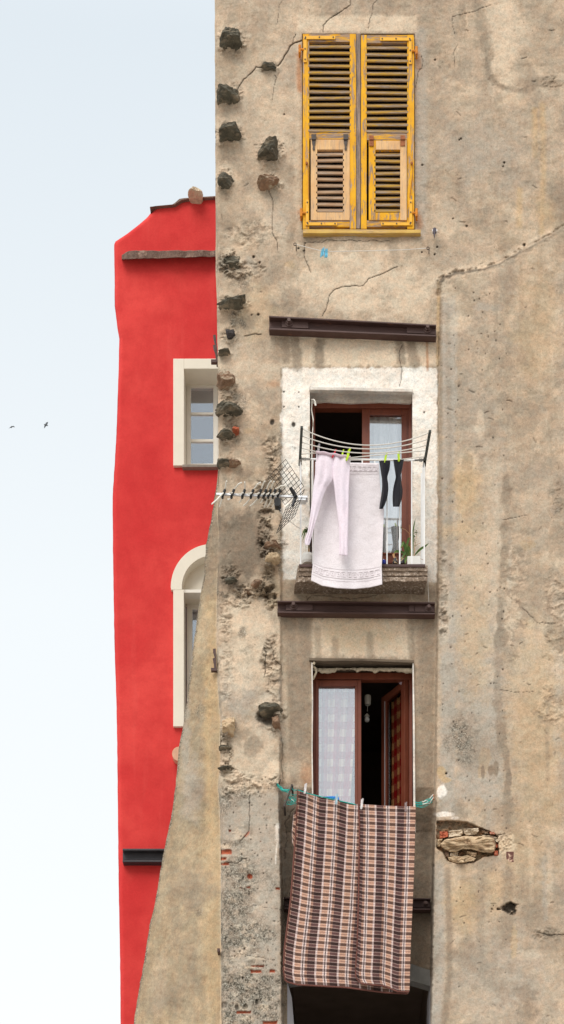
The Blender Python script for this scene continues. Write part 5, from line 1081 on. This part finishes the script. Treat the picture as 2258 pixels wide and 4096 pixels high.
cordset((1165, 3195, hL-.07), (1192, 3206, -.22), 1, (1, 1), .004, 'cordwhite')
cordset((1662, 3217, -.24), (1732, 3192, -.2), 4, (4, 3), .0035); cordset((1662, 3226, -.24), (1730, 3205, -.2), 3, (6, 4)); cordset((1690, 3214, -.23), (1734, 3190, -.2), 3, (5, 7), .0045, 'cordwhite')
mb = MB(); mb.tube([P(1192+(1660-1192)*i/20, np.interp(1192+(1660-1192)*i/20, [1192, 1240, 1435, 1660], [3160, 3176, 3221, 3230]), -.25) for i in range(21)], .004, 6); mb.build('cord', 'turq', tc)
mb = MB(); mb.ptube([(1169, 3143, hL-.1), (1138, 3224, hL-.1)], .008, 8)
for x, y in ((1169, 3143), (1138, 3224)): c = P(x, y, hL-.1); mb.tube([(c[0], c[1]-.014, c[2]), (c[0], .0, c[2]+.02)], .010, 8)
mb.build('spreader_pin', 'darkiron', tc); mb = MB(); mb.ptube([(1118, 3136, -.10), (1123, 3117, -.20)], .004, 6); mb.ptube([(1106, 3136, -.17), (1109, 3142, .0)], .007, 6); mb.build('nail', 'darkiron', tc)
mb = MB(); mb.ptube([(1736, 3180, -.2), (1737, 3198, -.25), (1734, 3196, -.14)], .006, 8); mb.build('nail', 'rustiron', tc)
# wall bracket beside shutters
mb = MB(); mb.prism([(1734, 912), (1745, 910), (1747, 922), (1742, 928), (1739, 951), (1735, 928), (1732, 922)][::-1], -.09, -.06); mb.ptube([(1739, 915, -.07), (1739, 915, .03)], .01, 8)
wb = setp(mb.build('wall_hook', 'hookm', bevel=.001) if 'hookm' in M else None, None) if False else None
M['hookm'] = simple('purple_grey_iron', (.07, .055, .075), .5, .3, 30); wb = mb.build('wall_hook', 'hookm', bevel=.001); setp(wb, 'dark pointed iron hook on the wall right of the shutter sill', 'hook')
mb = MB(); mb.pbox(1730, 917, 1734, 925, -.088, -.05); mb.pbox(1746, 917, 1750, 925, -.088, -.05); mb.build('insulator', 'whitepeg', wb)
# cable at door
mb = MB(); mb.ptube([(1247, 1600, .02), (1256, 1598, -.005), (1262, 1606, -.01), (1265, 1622, -.01), (1263, 1622, .0), (1258, 1608, .01), (1250, 1604, .02), (1247, 1640, .03), (1254, 1680, .02), (1252, 1720, .02), (1249, 1780, .03), (1247, 1900, .03), (1247, 2050, .03)], .0055, 6); setp(mb.build('cable', 'rodwhite'), 'loose white cable running down the left side of the balcony door', 'cable')
mb = MB(); mb.ptube([(1712, 2290, -.05), (1714, 2360, -.09), (1717, 2425, -.09)], .002, 5); setp(mb.build('string', 'cordwhite'), 'thin white string hanging from the balcony onto the beam bolt', 'string')

# ------------------------------------------------------------------ aerial
an = thing('tv_aerial', 'television aerial with white spiky rods and black mesh reflectors beside the balcony', 'aerial', P(1040, 1985, -.40))
A_ = lambda X, Y, Z: P(820+X/3.227, 1780+Y/3.227, Z)
ya = -.40
mb = MB(); a, b = PV(866, 1977, ya), PV(1227, 1989, ya)
for e0, e1 in ((a, b),):
    V = [];
    for e in (e0, e1):
        for u, v in ((-1, -1), (1, -1), (1, 1), (-1, 1)): V.append(e+Vector((0, u*.009, v*.009)))
    mb.add(V, [(0, 1, 2, 3), (7, 6, 5, 4), (0, 4, 5, 1), (1, 5, 6, 2), (2, 6, 7, 3), (3, 7, 4, 0)])
mb.build('boom', 'aluminium', an, bevel=.002)
els = [(262, (282, 465), (90, 762), (192, 800)), (378, (475, 484), (318, 612), (300, 700)), (518, (515, 478), (430, 630), (448, 740)), (628, (720, 482), (552, 628), (500, 785)), (727, (775, 466), (650, 632), (585, 790)), (793, (856, 464), (735, 635), (724, 745)), (852, (895, 470), (800, 634), (768, 800)), (912, (1040, 523), (858, 636), (810, 800)), (975, (1052, 540), (890, 640), (872, 806))]
for x, up, lf_, dn in els:
    hb = (x-32, 655); mb = MB(); mb.tube([A_(x, 575, ya-.035), A_(x-10, 605, ya-.03), A_(*hb, ya-.014)], [.012, .012, .009], 8); mb.tube([A_(*hb, ya-.012), A_(x-34, 682, ya+.02)], .012, 8); h_ = mb.build('element', 'blackplastic', an)
    mb = MB()
    for tip, st_, zz in ((up, (x+3, 572), -.16), (dn, (x-40, 690), .10), (lf_, (x-20, 615), -.16)):
        s0 = A_(st_[0], st_[1], ya-.03 if zz < 0 else ya+.02); e = A_(tip[0], tip[1], ya+zz); m1 = [s0[k]+(e[k]-s0[k])*.55 for k in range(3)]; m1[2] += .01 if tip is up else -.006
        mb.tube([s0, m1, e], [.006, .007, .006], 6)
    mb.build('rod', 'rodwhite', h_)
def mesh_panel(c, nu, nv):
    Pq = [Vector(A_(x, y, z)) for x, y, z in c]; mb = MB()
    f = lambda u, v: (Pq[0]*(1-u)+Pq[1]*u)*(1-v)+(Pq[3]*(1-u)+Pq[2]*u)*v
    for i in range(nu+1): mb.tube([f(i/nu, 0), f(i/nu, 1)], .0024, 5)
    for j in range(nv+1): mb.tube([f(0, j/nv), f(1, j/nv)], .0022, 5)
    mb.build('mesh_reflector', 'wire', an)
mesh_panel([(1045, 185, ya-.16), (1280, 535, ya+.02), (1035, 770, ya+.1), (812, 425, ya-.06)], 8, 6)
mesh_panel([(1288, 572, ya+.02), (1165, 915, ya-.14), (925, 1140, ya-.05), (1050, 805, ya+.10)], 8, 5)
mb = MB(); mb.tube([A_(1105, 550, ya-.05), A_(1150, 620, ya-.02), A_(1172, 665, ya-.012), A_(1158, 715, ya-.02), A_(1128, 788, ya-.05)], [.014, .018, .02, .018, .008], 8); mb.build('reflector_bracket', 'blackplastic', an)
mb = MB(); mb.prism([((820+X/3.227), (1780+Y/3.227)) for X, Y in ((893, 705), (905, 680), (945, 668), (980, 690), (984, 765), (955, 790), (905, 782))][::-1], ya-.05, ya+.02); mb.build('junction_box', 'blackplastic', an, bevel=.004)
mb = MB(); mb.tube([A_(950, 785, ya-.02), A_(962, 830, ya-.02), A_(978, 858, ya-.02)], .007, 8); mb.build('cable_boot', 'blackplastic', an)
mb = MB(); mb.tube([A_(978, 856, ya-.02), A_(1030, 930, ya), A_(1100, 985, ya+.05), A_(1180, 1050, -.3), A_(1236, 1078, -.265)], .0035, 6); mb.build('cable', 'cordwhite', an)
mb = MB(); c = A_(1262, 690, ya); mb.box((c[0]-.035, c[1]-.02, c[2]-.026), (c[0]+.03, c[1]+.05, c[2]-.008)); mb.box((c[0]-.035, c[1]-.025, c[2]-.008), (c[0]+.045, c[1]+.05, c[2]+.012)); mb.build('clamp', 'aluminium', an, bevel=.003)

# ------------------------------------------------------------------ pots and plants on the balcony
def leafs(mb, pts, w):
    pts = [Vector(P(*p)) for p in pts]; V = []; n = len(pts); F = []
    m_ = 14
    xs_ = np.linspace(0, n-1, m_); q = [Vector([np.interp(x, range(n), [p[k] for p in pts]) for k in range(3)]) for x in xs_]
    for i, p in enumerate(q):
        d = (q[min(i+1, m_-1)]-q[max(i-1, 0)]).normalized(); a = d.cross(Vector((0, 1, .2))).normalized(); t = i/(m_-1); ww = w*math.sin(math.pi*min(max(t*.93+.05, 0), 1))**.7
        V += [p+a*ww, p+Vector((0, .35*ww, -.2*ww)), p-a*ww]
    for i in range(m_-1):
        for k in (0, 1): F.append((i*3+k, i*3+k+1, i*3+3+k+1, i*3+3+k))
    mb.add(V, F)
Z_ = lambda X, Y: (1480+X/5.07, 2000+Y/5.07)
YPt = -.13
pt = thing('potted_plant', 'strappy green plant in a square white pot at the right end of the balcony', 'potted plant', P(1655, 2256, YPt))
mb = MB(); mb.prism([Z_(755, 1310), Z_(1030, 1310), Z_(1028, 1138), Z_(1015, 1128), Z_(775, 1135), Z_(758, 1145)], YPt-.06, YPt+.05); mb.build('pot', 'whitepot', pt, bevel=.008)
mb = MB()
for q, w in (([(800, 1130), (760, 1000), (700, 880), (680, 850), (650, 930), (625, 980)], .010), ([(790, 1130), (740, 960), (790, 780), (830, 775)], .010), ([(780, 1140), (700, 1070), (600, 1045), (530, 1035), (500, 1085)], .011), ([(740, 1140), (735, 1050), (700, 950), (678, 905)], .009), ([(800, 1130), (790, 1000), (785, 920)], .016), ([(770, 1140), (720, 1040), (690, 1120), (660, 1190)], .009), ([(900, 1130), (980, 1040), (1040, 985), (1120, 940), (1195, 880)], .010), ([(880, 1130), (878, 900), (875, 640), (900, 500), (925, 375)], .006), ([(830, 1130), (820, 1020), (770, 950)], .012), ([(760, 1140), (730, 1180), (720, 1290)], .010)):
    leafs(mb, [(*Z_(*p), YPt-.05-.02*i) for i, p in enumerate(q)], w)
mb.build('leaf', 'leaf', pt)
mb = MB()
for q in ([(900, 1130), (905, 1000), (930, 860), (950, 700), (955, 620)], [(910, 1130), (915, 900), (900, 760)], [(870, 1130), (830, 940), (800, 680), (720, 600), (650, 570)], [(820, 1130), (830, 900), (820, 700), (800, 500)], [(905, 950), (960, 900), (1040, 870)], [(1030, 1190), (1080, 1215)]): mb.ptube([(*Z_(*p), YPt-.06) for p in q], .0018, 5)
mb.build('stem', 'dryleaf', pt)
mb = MB()
for k in range(46):
    x, y = random.choice([(900, 740), (890, 700), (640, 570), (925, 800), (820, 700), (920, 900), (935, 660), (815, 690)]); x += random.gauss(0, 14); y += random.gauss(0, 30); c = Z_(x, y); leafs(mb, [(*c, YPt-.06), (c[0]+random.uniform(-3, 3), c[1]+random.uniform(-4, 2), YPt-.07)], .004)
mb.build('leaf', 'leaf', pt, label='tiny round leaves on thin stems')
mb = MB(); leafs(mb, [(*Z_(500, 1080), YPt-.14), (*Z_(480, 1110), YPt-.14), (*Z_(495, 1180), YPt-.14)], .009); leafs(mb, [(*Z_(815, 1120), YPt-.05), (*Z_(825, 1030), YPt-.06), (*Z_(830, 900), YPt-.07)], .007); mb.build('dry_leaf', 'dryleaf', pt)
pt2 = thing('potted_plant', 'small spider plant in a round white pot at the left end of the balcony', 'potted plant', P(1226, 2256, -.12))
c = P(1232, 2257, -.12); mb = MB(); mb.lathe(c, [(.046, 0), (.056, .02), (.058, .06), (.048, .085), (.03, .09)], 24); mb.build('pot', 'whitepot', pt2)
mb = MB()
for k, (dx, dy) in enumerate([(-24, 2), (-30, 22), (-24, 36), (-14, -14), (0, -22), (12, -12), (20, 8), (-8, 30), (16, 26)]):
    leafs(mb, [(1236, 2225, -.12), (1237, 2130, -.13), (1236+dx*.6, 2122+dy*.3-6, -.18), (1236+dx, 2126+dy, -.22)], .007)
mb.build('leaf', 'leaf', pt2); mb = MB()
for k in range(5): mb.ptube([(1234+k, 2226, -.12), (1236+random.uniform(-3, 3), 2180, -.12), (1237, 2130, -.13)], .003, 5)
mb.build('stem', 'dryleaf', pt2)
for x, w, top_, lb in ((1536, 19, 0, 'plain rounded cobalt blue pot half hidden by the towel edge'), (1582, 19, 1, 'cobalt blue pot with pointed dark foil and a dry leaf drooping onto it'), (1611, 22, 2, 'taller cobalt blue pot with patterned wrapping beside the square white pot')):
    o = thing('blue_pot', lb, 'pot', P(x, 2256, -.15), 'little blue pots on the balcony floor'); c = P(x, 2257, -.15); r0 = w/2/S
    mb = MB(); mb.lathe(c, [(r0*.8, 0), (r0, .01), (r0, .02), (r0*.8, .034), (r0*.3, .042)] if not top_ else [(r0*.85, 0), (r0*.9, .012), (r0*.8, .022+.012*(top_-1))], 16); mb.build('pot_body', 'blueglaze', o)
    if top_:
        mb = MB(); mb.lathe((c[0], c[1]+.004, c[2]), [(r0*1.25, 0), (r0*1.2, .02), (r0*.8, .045), (r0*.25, .066+.015*(top_-1))], 16); 
        if 'wrap' not in M: M['wrap'] = simple('dark_gold_wrapping', (.05, .045, .06), .4, .4, 60, second=(.50, .36, .18), st=(.52, .56))
        mb.build('wrapping', 'wrap', o)
# ------------------------------------------------------------------ birds
def bird(px, py, Y, wingL, wingR, lab, body=.12, rot=0.):
    c = Vector(P(px, py, Y)); mb = MB()
    ax = Vector((math.cos(rot), .3, math.sin(rot))).normalized()
    mb.tube([c-ax*body, c-ax*body*.55, c, c+ax*body*.6, c+ax*body*.95], [.006, .022, .028, .022, .008], 8)
    for wd in (wingL, wingR):
        tip = Vector(P(px+wd[0], py+wd[1], Y)); mid_ = c.lerp(tip, .5)+Vector((0, 0, .03)); ch = Vector((ax.x, ax.y, ax.z))
        V = []
        for p, w_ in ((c, .06), (mid_, .05), (tip, .008)):
            V += [p+ch*w_*.8, p-ch*w_*.8, p+Vector((0, 0, .008))]
        mb.add(V, [(0, 3, 4, 1), (3, 6, 7, 4), (0, 2, 5, 3), (3, 5, 8, 6), (2, 1, 4, 5), (5, 4, 7, 8)])
    setp(mb.build('bird', 'bird', smooth=True), lab, 'bird', 'birds in the sky')
bird(47, 1708, 60, (-11, 8), (13, 1), 'small dark bird at the far left of the sky, wings bent in a shallow V', .06, R(50))
bird(185, 1700, 60, (-7, 13), (8, -12), 'small bird nearer the red house, wings stretched up and down', .10, R(150))
